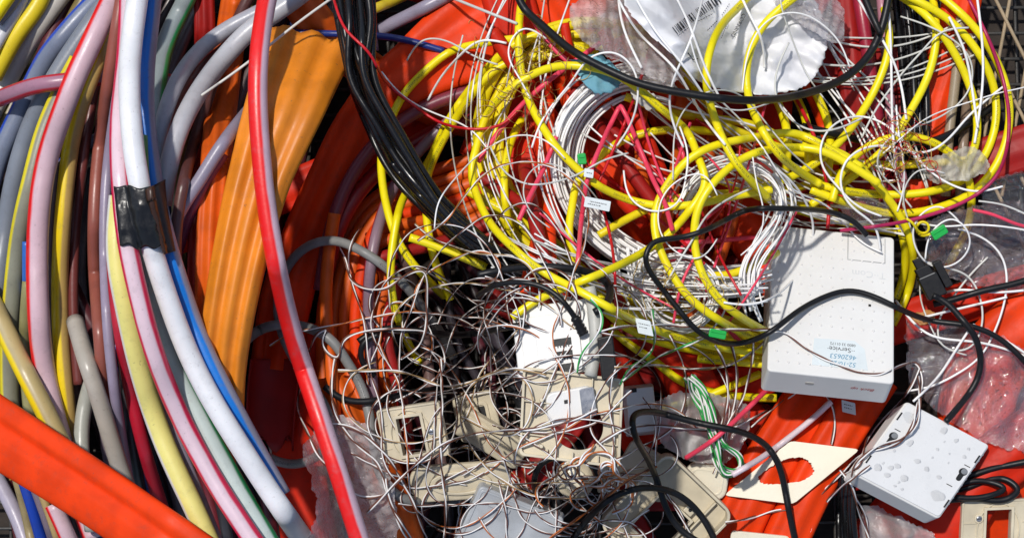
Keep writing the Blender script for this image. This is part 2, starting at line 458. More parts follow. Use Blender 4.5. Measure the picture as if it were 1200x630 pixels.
# ------------------------------------------------------------------ draped sheets
def base_height(q=8, grow=2, blur=3):
    h, w = HM.shape; hh, ww = h // q, w // q
    b = HM[:hh * q, :ww * q].reshape(hh, q, ww, q).max(axis=(1, 3))
    for _ in range(grow):
        p = np.pad(b, 1, mode='edge'); b = np.max([p[i:i + hh, j:j + ww] for i in range(3) for j in range(3)], axis=0)
    for _ in range(blur):
        p = np.pad(b, 1, mode='edge'); b = np.mean([p[i:i + hh, j:j + ww] for i in range(3) for j in range(3)], axis=0)
    return b
def inside(poly, x, y):
    poly = np.asarray(poly); r = np.zeros(x.shape, bool); j = len(poly) - 1
    for i in range(len(poly)):
        xi, yi = poly[i]; xj, yj = poly[j]
        c = ((yi > y) != (yj > y)) & (x < (xj - xi) * (y - yi) / (yj - yi + 1e-9) + xi)
        r ^= c; j = i
    return r
def sheet(name, label, cat, outline, mat, amp=8, lam=40, step=3, seed=0, group=None, rough_edge=5, lift=1, folds=9, solid=.5, follow=1.0, puff=0, fine=1.5, stampit=True, ret=False):
    rs = np.random.default_rng(seed); q = 8
    poly = spline(np.vstack([pts(outline), pts(outline)[:1]]), 12, kink=True)
    poly = poly + rs.normal(0, rough_edge * .35, poly.shape)
    x0, y0 = poly.min(axis=0) - 2; x1, y1 = poly.max(axis=0) + 2
    gx = np.arange(x0, x1 + step, step); gy = np.arange(y0, y1 + step, step)
    X, Y = np.meshgrid(gx, gy); ins = inside(poly, X, Y)
    b = base_height(q, 3, 6)
    fx = np.clip((X + PAD) / q - .5, 0, b.shape[1] - 2); fy = np.clip((Y + PAD) / q - .5, 0, b.shape[0] - 2)
    ix = fx.astype(int); iy = fy.astype(int); ax = fx - ix; ay = fy - iy
    Z = b[iy, ix] * (1 - ax) * (1 - ay) + b[iy, ix + 1] * ax * (1 - ay) + b[iy + 1, ix] * (1 - ax) * ay + b[iy + 1, ix + 1] * ax * ay
    zm = np.median(Z[ins]); Z = zm + (Z - zm) * follow
    hx = X + 8 * np.sin(Y / 31 + seed); hy = Y + 8 * np.sin(X / 27 + seed)
    cz = 0
    for k in range(folds):
        a = rs.uniform(0, PI); l = lam * rs.uniform(.5, 1.6) * (.9 ** k); ph = rs.uniform(0, 1)
        t = (hx * math.cos(a) + hy * math.sin(a)) / l + ph
        cz = cz + (np.abs((t % 1) - .5) * 2) * rs.uniform(.4, 1) * (.85 ** k)
    cz = (cz - cz[ins].min()) / (np.ptp(cz[ins]) + 1e-6)
    nz = np.array([[noise.noise(Vector((x * .16, y * .16, seed))) for x in gx] for y in gy])
    Z = Z + lift + amp * cz + fine * nz
    if puff:
        cx, cy = poly.mean(axis=0); d = np.hypot((X - cx) / (x1 - x0), (Y - cy) / (y1 - y0)) * 2
        Z = Z + puff * np.clip(1 - d ** 2, 0, 1)
    jx = X + rs.normal(0, step * .12, X.shape); jy = Y + rs.normal(0, step * .12, Y.shape)
    idx = -np.ones(X.shape, int); F = []
    keep = ins
    idx[keep] = np.arange(keep.sum())
    V = W(jx[keep], jy[keep], Z[keep]); U0 = np.stack([X[keep], Y[keep]], 1)
    for i in range(len(gy) - 1):
        for j in range(len(gx) - 1):
            c = (idx[i, j], idx[i + 1, j], idx[i + 1, j + 1], idx[i, j + 1])
            g = [k for k in c if k >= 0]
            if len(g) >= 3: F.append(tuple(int(k) for k in g))
    o = link(name, V, F, mat, smooth=True)
    if solid:
        md = o.modifiers.new('solid', 'SOLIDIFY'); md.thickness = solid * S
    if stampit:
        for xx, yy, zz in zip(X[keep], Y[keep], Z[keep]):
            p = patch(xx, yy, 2)
            if p is not None: HM[p] = np.maximum(HM[p], zz)
    tag(o, label, cat, group)
    if ret: return o, (X, Y, Z, ins)
    return o

def add(name, label, cat, fr):
    e = empty(name, fr.w([(fr.L1 / 2, fr.L2 / 2, 0)])[0].tolist()); return tag(e, label, cat)
# ------------------------------------------------------------------ materials in use
m_black = M('black rubber', (.007, .007, .008), .42, dirt=.15, dirtcol=(.03, .027, .025), bump=.1, gloss=.35)
m_blacks = M('black sleeve', (.007, .007, .008), .28, dirt=.1, dirtcol=(.03, .027, .025), bump=.1, gloss=.4, lengthwise=True)
m_yel = M('yellow jacket', YEL, .36, dirt=.22, dirtcol=(.55, .42, .02), bump=.06, bscale=300, ink=(.03, .03, .02), mottle=.1)
m_yel2 = M('yellow jacket plain', (.80, .65, .006), .4, dirt=.25, dirtcol=(.50, .38, .03), bump=.08, bscale=300, mottle=.12)
m_wht = M('white fibre', (.88, .87, .85), .4, dirt=.2, bump=.05)
m_wht2 = M('greyed fibre', (.62, .62, .58), .4, dirt=.2, bump=.05)
m_core_w = M('white core', (.84, .82, .80), .4, dirt=.12, dirtcol=(.4, .3, .24), bump=.05)
m_core_b = M('brown core', (.15, .05, .028), .4, dirt=.2, bump=.05)
m_core_o = M('orange core', (.50, .13, .02), .4, dirt=.2, bump=.05)
m_core_t = M('tan core', (.42, .27, .12), .4, dirt=.2, bump=.05)
m_core_g = M('green core', (.03, .36, .07), .4, dirt=.2, bump=.05)
m_pink = M('pink tube', (.80, .055, .11), .4, dirt=.2, bump=.08)
m_redw = M('red wire', (.55, .008, .015), .4, dirt=.2, bump=.05)
m_grey = M('grey sheath', (.24, .24, .23), .45, dirt=.4, dirtcol=(.12, .12, .10), bump=.12, ink=(.05, .05, .05))
m_grey2 = M('light grey sheath', (.52, .51, .46), .45, dirt=.3, bump=.1)
m_red = M('red duct', (.64, .024, .006), .5, gloss=.18, mottle=.25, dirt=.7, dirtcol=(.30, .035, .02), bump=.25, bscale=90, lengthwise=True, dents=1.2)
m_reo = M('orange red duct', (.80, .050, .004), .5, gloss=.18, mottle=.25, dirt=.65, dirtcol=(.45, .05, .02), bump=.25, bscale=90, lengthwise=True, dents=1.2)
m_dred = M('dark red duct', (.34, .011, .009), .5, gloss=.3, dirt=.35, bump=.25, bscale=90, lengthwise=True, dents=1.2)
m_ora = M('orange duct', (.74, .115, .008), .46, gloss=.35, dirt=.4, dirtcol=(.36, .07, .02), bump=.25, bscale=90, lengthwise=True, dents=1.2)
m_amb = M('amber duct', (.78, .24, .012), .48, dirt=.35, dirtcol=(.48, .16, .03), bump=.2, bscale=90, lengthwise=True, dents=1.0, mottle=.5)
m_cre = M('cream plastic', CRE, .36, dirt=.35, dirtcol=(.38, .32, .22), bump=.06, dents=.3)
m_crw = M('pale plastic', (.78, .72, .57), .34, dirt=.25, bump=.05, dents=.3)
m_box = M('white plastic', (.74, .73, .70), .42, dirt=.08, dirtcol=(.55, .52, .46), bump=.02, dents=.4)
m_wet = M('wet white plastic', (.75, .75, .74), .30, dirt=.08, bump=.08, droplets=True)
m_gbox = M('frosted grey plastic', (.42, .44, .46), .3, dirt=.3, bump=.12, dents=.8, mottle=.12)
m_dark = M('shadowed hole', (.01, .01, .01), .6, dirt=.2)  # near-black colour stands for the shade inside slots, ports and holes
m_ink = M('black print', (.03, .03, .035), .6, dirt=0)
m_bink = M('blue pen', (.10, .28, .42), .6, dirt=0)
m_rink = M('red pen', (.55, .07, .05), .6, dirt=0)
m_pap = M('paper label', (.66, .72, .73), .6, dirt=.2, bump=.08)
m_metal = M('screw metal', (.45, .46, .48), .3, dirt=.3, bump=.1); m_metal.node_tree.nodes['Principled BSDF'].inputs['Metallic'].default_value = .9
m_tape = M('electrical tape', (.012, .012, .013), .32, dirt=.4, dirtcol=(.06, .055, .05), bump=.5, bscale=160, dents=2)
m_tapeb = M('tape underside', (.055, .022, .012), .4, dirt=.4, bump=.4, bscale=160, dents=2)
m_rust = M('rusty bar', (.40, .30, .18), .6, dirt=.9, dirtcol=(.16, .06, .02), bump=.5, bscale=700)
m_zinc = M('galvanised bar', (.045, .042, .038), .5, dirt=.6, dirtcol=(.1, .08, .05), bump=.4)
m_soil = M('soil', (.030, .020, .014), .8, dirt=.6, dirtcol=(.06, .045, .03), bump=.9, bscale=60, dents=2)
m_green = M('green plastic', (.01, .38, .06), .3, dirt=.2)
m_bag = M('white film bag', (.74, .74, .76), .38, dirt=.12, dirtcol=(.55, .52, .5), bump=.25, bscale=120, dents=1.5)
m_tissue = M('tissue', (.62, .60, .54), .8, dirt=.4, bump=.5, bscale=300, dents=1)
m_btis = M('blue tissue', (.16, .40, .50), .8, dirt=.5, dirtcol=(.3, .45, .5), bump=.6, bscale=300, dents=1)
m_leaf = M('dry leaf', (.45, .20, .05), .6, dirt=.6, dirtcol=(.2, .08, .02), bump=.4, bscale=200)
f_clear = film('clear film', haze=.08, gl=1.0, rough=.06)
f_bubble = film('bubble film', tint=(.99, .97, .98), haze=.50, gl=1.0, rough=.06, scale=200, drops=.42, strength=1.0, hazecol=(.88, .84, .84))
f_milk = film('milky film', haze=.62, gl=.7, scale=170, strength=.7, hazecol=(.78, .77, .75))
f_lilac = film('wet film', tint=(.96, .90, .93), haze=.24, gl=1.5, rough=.05, scale=70, drops=.30, strength=1.0, hazecol=(.74, .66, .70))

# ------------------------------------------------------------------ setting
g = 9.0
me = link('ground', [(-g, -g, -235 * S), (g, -g, -235 * S), (g, g, -235 * S), (-g, g, -235 * S)], [(0, 1, 2, 3)], m_soil, smooth=False)
tag(me, None, None, kind='structure')

# wire basket: bottom grid under the cables and the rusty lattice side at the right
bk = tag(empty('wire_basket', (0, 0, -220 * S)), 'rusty wire lattice basket showing at the dark top right corner behind the cables', 'basket')
def bars(name, segs, r, mat):
    VV, FF, UU = [], [], []
    for (a, b) in segs:
        n = 9; t = np.linspace(0, 1, n)[:, None]; P = np.array(a) * (1 - t) + np.array(b) * t
        if name == 'side_lattice':
            P = np.array(a) + (np.array(b) - np.array(a)) * np.linspace(0, 1, 120)[:, None]; stamp(P[:, :2], P[:, 2], 3, 3); n = 120
        P = W(P[:, 0], P[:, 1], P[:, 2])
        V, F, U = sweep(P, r * S, r * S, circle(8), np.linspace(0, 300, len(P)))
        q = len(VV); VV += V; FF += [tuple(i + q for i in f) for f in F]; UU += U
    return link(name, VV, FF, mat, bk, uvs=UU)
seg = [((x, -150, -205), (x + 30, 780, -205)) for x in range(-150, 1300, 46)] + [((-180, y, -199), (1350, y - 12, -199)) for y in range(-130, 780, 30)]
bars('bottom_grid', seg, 2.3, m_zinc)
seg = []
for i in range(5):
    x = 1158 + i * 34
    seg.append(((x + 48, -120, -166), (x - 18, 230, -176)))
for i in range(6):
    y = -190 + i * 74
    seg.append(((1146, y, -172), (1246, y + 200, -160)))
bars('side_lattice', seg, 2.3, m_rust)

# ------------------------------------------------------------------ deep layers
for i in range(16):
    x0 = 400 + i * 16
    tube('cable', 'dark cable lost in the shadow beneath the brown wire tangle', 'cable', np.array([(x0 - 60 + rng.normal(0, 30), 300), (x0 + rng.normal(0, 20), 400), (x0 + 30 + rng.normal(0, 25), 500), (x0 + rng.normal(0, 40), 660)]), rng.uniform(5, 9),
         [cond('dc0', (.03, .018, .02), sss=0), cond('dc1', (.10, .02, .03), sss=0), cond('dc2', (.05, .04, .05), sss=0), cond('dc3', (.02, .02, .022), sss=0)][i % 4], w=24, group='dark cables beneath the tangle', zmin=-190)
r_ = random.Random(3)
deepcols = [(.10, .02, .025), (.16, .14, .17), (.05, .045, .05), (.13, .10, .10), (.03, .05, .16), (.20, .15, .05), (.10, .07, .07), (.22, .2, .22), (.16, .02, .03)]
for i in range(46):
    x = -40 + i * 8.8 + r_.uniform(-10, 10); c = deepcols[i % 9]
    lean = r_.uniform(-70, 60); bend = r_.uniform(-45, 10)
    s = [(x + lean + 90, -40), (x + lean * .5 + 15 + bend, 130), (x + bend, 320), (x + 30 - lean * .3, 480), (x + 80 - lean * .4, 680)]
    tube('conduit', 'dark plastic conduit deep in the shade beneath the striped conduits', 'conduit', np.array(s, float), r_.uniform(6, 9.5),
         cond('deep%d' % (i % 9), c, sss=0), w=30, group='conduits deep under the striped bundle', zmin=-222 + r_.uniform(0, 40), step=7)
for i in range(15):
    a = r_.uniform(0, PI); x = r_.uniform(400, 1150); y = r_.uniform(0, 620)
    dx, dy = math.cos(a) * 260, math.sin(a) * 260; b = r_.uniform(-50, 50)
    duct('duct', 'dark red flattened duct deep under the tangled cables', '%f %f %f %f %f %f' % (x - dx, y - dy, x + b, y - b, x + dx, y + dy), r_.uniform(32, 60), 12,
         [m_dred, m_red, m_dred][i % 3], group='ducts deep under the tangle', zmin=-215, w=40)
# ------------------------------------------------------------------ wide ducts, named one by one
def gutter():
    P = spline(pts('324 420 320 450 317 490 316 520'), 5); n = 16; z = drape(P, 30, 14, 20, 5, -60); V, F = [], []
    for i, (x, y) in enumerate(P):
        hw = 29 - 3 * i / len(P)
        for j in range(n):
            a = PI * (j / (n - 1)); e = 10 * math.sin(j * .9) if i == len(P) - 1 else 0
            V.append(W(x - math.cos(a) * hw, y + e, z[i] + 8 - 22 * math.sin(a) ** .8))
    for i in range(len(P) - 1):
        for j in range(n - 1): F.append((i * n + j, (i + 1) * n + j, (i + 1) * n + j + 1, i * n + j + 1))
    o = link('torn_duct_end', V, F, m_dred); md = o.modifiers.new('solid', 'SOLIDIFY'); md.thickness = 2 * S  # dark red colour stands for the shade inside the torn duct
    stamp(P, z, 26, 6)
    tag(o, 'torn open red duct end, its inner shade coloured dark red, left of the red striped conduit', 'duct')
D = duct
D('duct', 'dark red conduit pipe behind the upright orange one at top left', '238 -30 240 60 236 160 232 280 236 460', 24, 18, m_dred, w=30)
D('duct', 'dark orange pipe crossing behind the black cable bundle at the top', '330 -40 372 30 440 88 520 130 600 150', 46, 22, m_ora, w=30)
D('duct', 'upright dark orange round duct left of the wavy amber duct', '282 -40 268 60 255 170 246 300 250 430 262 560', [32, 36, 34, 34, 32], 28, m_ora, w=30)
D('duct', 'red flat duct rising steeply under the dark opening beside the grey cable', '372 380 352 460 352 560 372 680', [58, 62, 70], 20, m_red, w=30)
D('duct', 'deep red duct fold in the shade just right of the broad red duct', '700 -30 650 60 600 120 560 190', [80, 76, 50], 20, m_red, w=30)
D('duct', 'broad red duct sweeping from the top centre to the lower left', '680 -50 620 0 556 40 494 78 432 132 390 206 352 296 330 376 322 432', [140, 130, 112, 76, 58, 54, 56, 62, 58], 26, m_reo, crease=(.35, .25, .2), w=40, hollow=(0, 40), zmin=-80)
gutter()
for i, (o, mt) in enumerate(((0, m_ora), (15, m_ora), (29, m_ora), (43, m_reo), (57, m_ora), (72, m_ora), (86, m_dred))):
    tube('conduit', ['outermost orange conduit of the curved set behind the grey cable loop', 'second orange conduit of the curved set behind the grey cable loop',
                     'third orange conduit of the curved set behind the grey cable loop', 'fourth orange conduit of the curved set behind the grey cable loop', 'fifth conduit of the curved orange set, half under the black bundle', 'sixth conduit of the curved orange set, under the black bundle', 'innermost dark red conduit of the curved orange set'][i], 'conduit',
         np.array([(700, 150 + o * .7), (600, 172 + o * .85), (510, 200 + o), (440, 232 + o * .9), (398 + o * .7, 290 + o * .3), (378 + o * .9, 370), (380 + o, 450), (396 + o, 560)], float), 7.5, mt, w=24,
         group=None, zmin=-120)
tube('conduit', 'dark red conduit curving above the orange conduit set', 'conduit', '690 120 600 130 520 150 455 190 405 250 380 330', 9, cond('deepred', (.28, .012, .02)), w=24, zmin=-110)
tube('conduit', 'maroon conduit curving just under the broad red duct', 'conduit', '680 90 590 100 500 125 430 180 390 260 375 340', 8, cond('maroonlt', (.20, .03, .05)), w=24, zmin=-110)
tube('conduit', 'dull lilac conduit curving down behind the crossing yellow cables', 'conduit', '540 130 480 190 445 260 432 340 435 430 440 520', 7, cond('lilacdeep', (.25, .16, .20), [(.25, .09, (.35, .01, .03))]), w=24, zmin=-100)
tube('conduit', 'dusky brown conduit passing under the end of the grey cable', 'conduit', '470 290 486 340 498 400 506 470 520 560', 7, cond('dusk', (.16, .09, .08)), w=24, zmin=-100)
D('duct', 'orange red duct slanting under the white fibre crescent', '612 -30 664 60 700 150 742 235 790 320 850 420', [56, 58, 62, 62, 60], 24, m_reo, w=30)
D('duct', 'red duct running down left of the white fibre crescent', '590 -20 612 70 622 190 640 300 690 400 760 520', [60, 66, 60], 22, m_red, w=30)
D('duct', 'red duct under the two large yellow loops', '760 40 800 150 860 240 930 340', [60, 66, 66], 22, m_reo, w=30)
D('duct', 'red duct sloping beneath the yellow cables left of the white box', '740 330 800 430 850 540 880 680', [56, 60, 64], 20, m_red, w=30)
D('duct', 'dark red duct going down behind the yellow arcs at the top right', '990 -20 1000 90 1010 200 1000 320', [34, 36, 36], 16, m_dred, w=30)
D('duct', 'dark red duct at the bottom between the ragged plate and the small white box', '1130 520 1060 590 1000 660', [56, 60], 20, m_red, w=30)
D('duct', 'large red duct under the wet film at the right edge', '1330 330 1210 380 1150 450 1160 560 1220 660', [84, 92, 90], 28, m_reo, w=40)
D('duct', 'red duct beneath the lower right corner of the scene', '1230 500 1150 560 1100 650', [70, 74], 24, m_red, w=30)
D('duct', 'bright orange red duct standing at the top right under the yellow arcs', '1134 -30 1118 40 1098 110 1080 180 1066 260', [44, 46, 40, 36], 20, m_reo, crease=(0, .4, .15), w=30)
D('duct', 'left one of two bright orange red ducts beneath the large white box', '972 430 928 500 880 580 840 680', [60, 62, 62], 26, m_reo, w=36, crease=(.3, .2, .2))
D('duct', 'right one of two bright orange red ducts beneath the large white box', '1030 440 990 500 945 580 900 680', [50, 54, 56], 24, m_reo, w=36)
D('duct', 'crumpled orange duct at the bottom beside the cream window plate', '392 440 420 510 448 580 480 680', [50, 64, 62], 24, m_ora, bumps=2, bamp=.5, w=30)
tube('conduit', 'upright orange conduit ending under the grey cable arch', 'conduit', '392 250 385 300 382 360 388 430 394 520', 7.5, m_ora, w=24)
for i, x in enumerate((1056, 1064, 1074, 1082, 1068)):
    tube('cable', 'black cable hanging straight down in the dark gap at the upper right', 'cable', np.array([(x - 10, -30), (x, 60), (x + 4, 130), (x + 2, 210)], float), 4.5, m_blacks, w=20, group='black cables in the upper right gap')
tube('conduit', 'pale tan tube right of the bright orange red duct', 'conduit', '1126 20 1120 90 1112 160 1108 230', 6, cond('tan', (.34, .27, .18)), w=20)
tube('conduit', 'brownish tube nearest the rusty lattice', 'conduit', '1140 40 1134 110 1128 180 1124 250', 6, cond('tan2', (.24, .17, .12)), w=20)
tube('conduit', 'pale pink tube standing between the black cables and the white bag', 'conduit', '1030 -30 1038 60 1042 110 1050 170 1060 220', 6, cond('pinkpale', (.50, .22, .28)), w=20)
tube('conduit', 'crimson tube standing left of the pale pink one', 'conduit', '1000 -40 1012 30 1022 100 1034 180 1040 240', 8, cond('crimdark', (.34, .015, .04)), w=20)

# top centre, behind the black bundle
tube('conduit', 'lilac conduit slanting up to the right behind the black bundle', 'conduit', '380 90 430 45 480 18 540 -14', 8, cond('lil', LIL), w=30)
tube('conduit', 'short upright lilac conduit end right of the black bundle', 'conduit', '428 -20 432 20 436 60', 8, cond('lil', LIL), w=20)
tube('conduit', 'yellow conduit slanting behind the black bundle at the top', 'conduit', '400 24 440 10 490 -12', 6, cond('yel', (.60, .44, .02)), w=20)
tube('conduit', 'thin blue conduit crossing behind the black bundle', 'conduit', '320 38 400 40 470 46 520 60', 4, cond('blu', (.012, .03, .2)), w=20)

# ------------------------------------------------------------------ left: striped conduits, named one by one, many body colours darkened for shade
L_ = .25; R_ = .75
def cd(label, s, r, m, w=30, **k):
    return tube('conduit', label, 'conduit', s, r, m, w=w, sides=20, rd=.95, **k)
cy = cond('ye', (.55, .50, .40), [(.2, .14, (.80, .62, .01))]); cyr = cond('yr', (.50, .33, .10), [(.12, .15, (.80, .58, .008))])
cd('royal blue conduit glimpsed beside the long crimson one', '136 400 148 480 164 540 182 600 200 660', 8, cond('rblu', (.01, .05, .38)))
# a dim second layer that shows between them
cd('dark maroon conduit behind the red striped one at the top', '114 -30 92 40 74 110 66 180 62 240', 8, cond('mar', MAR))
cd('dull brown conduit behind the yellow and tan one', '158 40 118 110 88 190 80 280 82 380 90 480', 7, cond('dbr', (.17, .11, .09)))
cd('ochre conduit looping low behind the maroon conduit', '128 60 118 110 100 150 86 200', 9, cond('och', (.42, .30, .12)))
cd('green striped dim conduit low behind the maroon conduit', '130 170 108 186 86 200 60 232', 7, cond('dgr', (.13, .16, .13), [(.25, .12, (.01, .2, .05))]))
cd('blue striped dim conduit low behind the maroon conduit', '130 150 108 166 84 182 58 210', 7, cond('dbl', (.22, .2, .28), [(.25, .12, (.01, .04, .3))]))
cd('blue striped grey conduit curving down to the left edge', '130 -14 104 10 80 36 56 66 36 104 16 146 2 176 -14 226', 12, cond('bs', BGY, [(.24, .13, (.012, .06, .42))]))
cd('smooth blue grey conduit bowing down the left side', '146 -24 112 22 80 68 55 110 36 150 20 200 10 250 1 310 -10 370', 12, cond('bgy', (.21, .23, .27)))
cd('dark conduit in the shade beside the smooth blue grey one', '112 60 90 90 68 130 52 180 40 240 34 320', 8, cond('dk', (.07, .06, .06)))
cd('cream conduit at the very top left corner beside the yellow one', '84 -24 64 4 36 44 14 84 0 112 -22 160', 12, cond('crm', (.58, .54, .48)))
cd('yellow conduit with white edge in the top left corner', '56 -24 45 4 24 34 8 60 -8 90', 11, cond('yw', (.80, .62, .02), [(.25, .12, (.75, .73, .66))]))
cd('narrow white conduit beside the yellow one in the top left corner', '36 -20 22 8 8 32 -10 62', 7, cond('wh', WHT))
cd('blue grey conduit cut by the top left corner', '30 -20 14 6 -4 26', 6, cond('bgy', (.21, .23, .27)))
cd('bright yellow conduit cut by the top left corner', '22 -22 8 -2 -10 24', 9, cond('yb', YEL))
cd('pale green grey conduit with a yellow left stripe', '92 70 66 120 50 160 38 205 25 262 16 330 11 400 12 470 22 560', 11, cond('yg', (.26, .26, .19), [(.2, .11, (.72, .60, .02))]))
cd('thin blue tube with a cut end beside the red striped conduit', '31 283 31 330 34 400 40 470', 5, cond('bluc', (.03, .14, .50)), hollow=(8, 0), w=20)
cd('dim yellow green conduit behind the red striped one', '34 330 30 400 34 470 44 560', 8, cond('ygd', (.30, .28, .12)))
cd('dark maroon conduit hugging the right side of the yellow and tan one', '118 70 106 130 96 200 88 280 86 360 92 450', 6, cond('mar', MAR))
cd('crimson edged pink conduit running almost level across the upper left', '-30 126 0 115 40 101 80 95 130 90 170 92 215 100', 10, cond('crimedge', (.36, .18, .25), [(.19, .07, (.50, .01, .03)), (.81, .07, (.50, .01, .03))]), w=30)
cd('thin dusty lilac conduit beside the yellow and tan one', '66 190 61 240 59 300 62 400 74 470 92 540 110 600', 6, cond('lild', (.20, .15, .18)))
cd('yellow and tan conduit right of the red striped one', '150 -30 136 16 118 62 100 108 87 152 78 210 72 280 70 350 74 430 84 520', 10, cyr)
cd('long conduit with a broad red stripe and pink body bowing down the left', '146 -34 130 2 108 48 88 92 71 137 57 180 49 220 44 280 44 344 50 420 62 480 82 550 110 630', 13, cond('rs', (.66, .46, .51), [(.22, .13, (.72, .008, .01))]))
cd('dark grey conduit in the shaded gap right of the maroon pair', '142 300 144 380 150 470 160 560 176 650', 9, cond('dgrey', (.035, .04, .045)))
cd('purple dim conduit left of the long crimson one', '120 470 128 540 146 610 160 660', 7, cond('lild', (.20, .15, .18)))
cd('pale conduit bending down left under the cut tube', '146 342 128 395 106 450 96 500 98 552 108 620', 9, cond('pal', (.40, .41, .36)), w=24)
cd('maroon conduit with a coppery sheen running top to bottom', '146 -20 136 40 125 110 116 180 111 250 111 310 116 380 122 450 132 520 146 610', 8, cond('cop', (.30, .085, .06)))
cd('thin lilac conduit right of the coppery maroon one', '156 -20 148 40 138 110 128 180 123 250 123 310 127 390 136 470 150 560', 6.5, cond('lil2', (.30, .25, .34)))
cd('long crimson conduit under the taped bundle', '132 280 134 330 146 420 160 490 182 570 212 660', 8, cond('crim', (.46, .010, .03)))
cd('cut beige tube with an open end among the left conduits', '88 376 98 412 112 455 126 500 140 545 160 600', 10.5, cond('bei', (.44, .40, .34)), hollow=(26, 0), w=24)
# right of the white one at the top
cd('thin purple conduit low between the lilac pair and the orange duct', '262 180 240 214 218 262 204 310', 7, cond('purp', (.22, .04, .08)), w=20)
cd('dusty lilac conduit dipping toward the black tape', '300 120 256 176 232 214 206 258 196 300', 8, cond('lil', LIL), w=24)
cd('dark brown conduit left of the upright orange duct', '300 -20 262 62 236 140 214 220 206 300 216 380', 7, cond('dbr2', (.10, .035, .03)), w=24)
cd('green striped grey conduit curving at the top right of the white one', '232 -34 218 0 202 32 190 66 184 104 182 150 186 200', 11, cond('gs', (.25, .29, .29), [(.78, .11, (.01, .26, .07))]))
cd('dark maroon conduit between the two long lilac ones', '320 8 288 38 250 68 218 108 196 158 190 210', 7, cond('mar2', (.17, .04, .035)))
cd('upper of two long lilac conduits arching in from the top', '350 -14 316 8 274 30 240 54 212 88 192 138 184 190 186 240', 9.5, cond('lil3', (.36, .36, .40)))
cd('lower of two long lilac conduits arching in from the top', '370 -20 330 10 298 32 264 66 234 106 212 148 198 194 190 240', 11.5, cond('lil4', (.47, .47, .50)))
# grey cables
tube('cable', 'grey round cable arching left of centre and looping back under the red striped conduit', 'cable', '532 420 520 396 497 362 474 334 448 310 418 291 390 282 362 288 340 308 327 340 327 376 340 412 362 446 382 478 388 506 376 530 340 543 306 530 270 500', 5.5, m_grey, w=22)
tube('cable', 'grey round cable coming from the left and dropping beside the cream window plate', 'cable', '246 440 270 416 286 401 300 389 322 381 353 382 385 396 407 424 424 455 433 488 439 526 448 560 466 580 500 588 556 580', 6, m_grey, w=22)
D('flat_duct', 'wide amber orange duct with wavy ridges and a cut open top end', '363 50 338 114 308 196 286 278 271 352 261 424 258 520', [104, 92, 76, 68, 61, 55, 54], 26, m_amb, bumps=3, bamp=.24, w=50, hollow=(60, 0), jag=1.5, n=72)
# the taped bundle
cd('grey lilac conduit with a blue left half, outermost right in the taped bundle', '180 -30 176 20 171 70 170 125 175 180 184 234 198 292 215 346 234 398 258 448 290 508 330 580', 11.5, cond('bl', (.26, .25, .32), [(.08, .16, (.008, .17, .58))]), zmin=100)
cd('grey green conduit with green edges in the taped bundle', '160 160 166 260 177 340 196 408 222 466 252 524 287 588 324 650', 13, cond('gre', (.50, .58, .55), [(.19, .08, (.01, .30, .08)), (.79, .07, (.01, .2, .06))]), zmin=112)
cd('grey conduit glimpsed between the yellow striped and pink ones', '152 300 168 400 192 480 222 560 262 660', 10, cond('lil', LIL), zmin=85)
cd('conduit with white left edge and pale yellow body in the taped bundle', '140 230 137 300 146 355 160 418 177 476 199 534 226 592 256 660', 12.5, cond('yel2', (.78, .70, .22), [(.27, .14, (.72, .70, .66))]), zmin=100)
cd('pink conduit with crimson edges in the taped bundle', '152 -20 147 80 141 140 142 215 150 288 162 344 180 410 204 472 236 536 276 602 316 660', 12, cond('pk', (.72, .54, .60), [(.185, .07, (.62, .008, .06)), (.80, .085, (.62, .008, .06))]), zmin=106)
wh = cd('thick pure white conduit on top of the taped bundle', '166 -34 158 20 152 80 153 136 158 184 166 230 178 290 194 342 216 402 245 462 284 526 326 590 370 652', 12.8, cond('whb', (.80, .80, .82)), w=30)

# black tape round the bundle: a band that follows the conduits, with a loose brown flap
def band():
    z0 = base_height(8, 1, 1)
    V, F = [], []; nx, ny = 30, 22
    for j in range(ny):
        v = j / (ny - 1)
        xl = 130 + 7 * v; xr = 176 + 14 * v; yt = 217 - 2 * v; 
        for i in range(nx):
            u = i / (nx - 1); x = xl + (xr - xl) * u; y = 217 + v * (68 + 4 * math.sin(u * 3) + 2 * math.sin(u * 17)) + 3 * u + (1.5 * math.sin(u * 11) if v < .1 else 0)
            p = patch(x, y, 3); zz = np.max(HM[p]) + 1.6 + .9 * abs(math.sin(u * 9 + v * 5)) + (1.4 if .36 < v + .12 * u < .8 else 0)
            if u < .08: zz -= (.08 - u) * 260
            V.append(W(x, y, zz))
    for j in range(ny - 1):
        for i in range(nx - 1): F.append((j * nx + i, (j + 1) * nx + i, (j + 1) * nx + i + 1, j * nx + i + 1))
    o = link('tape_wrap', V, F, m_tape); md = o.modifiers.new('solid', 'SOLIDIFY'); md.thickness = .9 * S
    tp = [(0, 0)]
    V, F = [], []; nx, ny = 12, 22
    for j in range(ny):
        v = j / (ny - 1)
        for i in range(nx):
            u = i / (nx - 1)
            x = 170 + 22 * v ** 1.3 + u * (24 - 10 * v); y = 214 + v * 84 - 4 * u + (8 * (1 - u) if v < .2 else 0)
            p = patch(x, y, 3); zz = np.max(HM[p]) + 3 + 9 * math.sin(u * PI) * (1 - .5 * v) + 3 * math.sin(v * 7)
            V.append(W(x, y, zz))
    for j in range(ny - 1):
        for i in range(nx - 1): F.append((j * nx + i, (j + 1) * nx + i, (j + 1) * nx + i + 1, j * nx + i + 1))
    fl = link('loose_flap', V, F, m_tapeb, o); md = fl.modifiers.new('solid', 'SOLIDIFY'); md.thickness = .9 * S
    tag(o, 'black electrical tape binding the striped conduits, its brown end peeling loose', 'tape')
band()

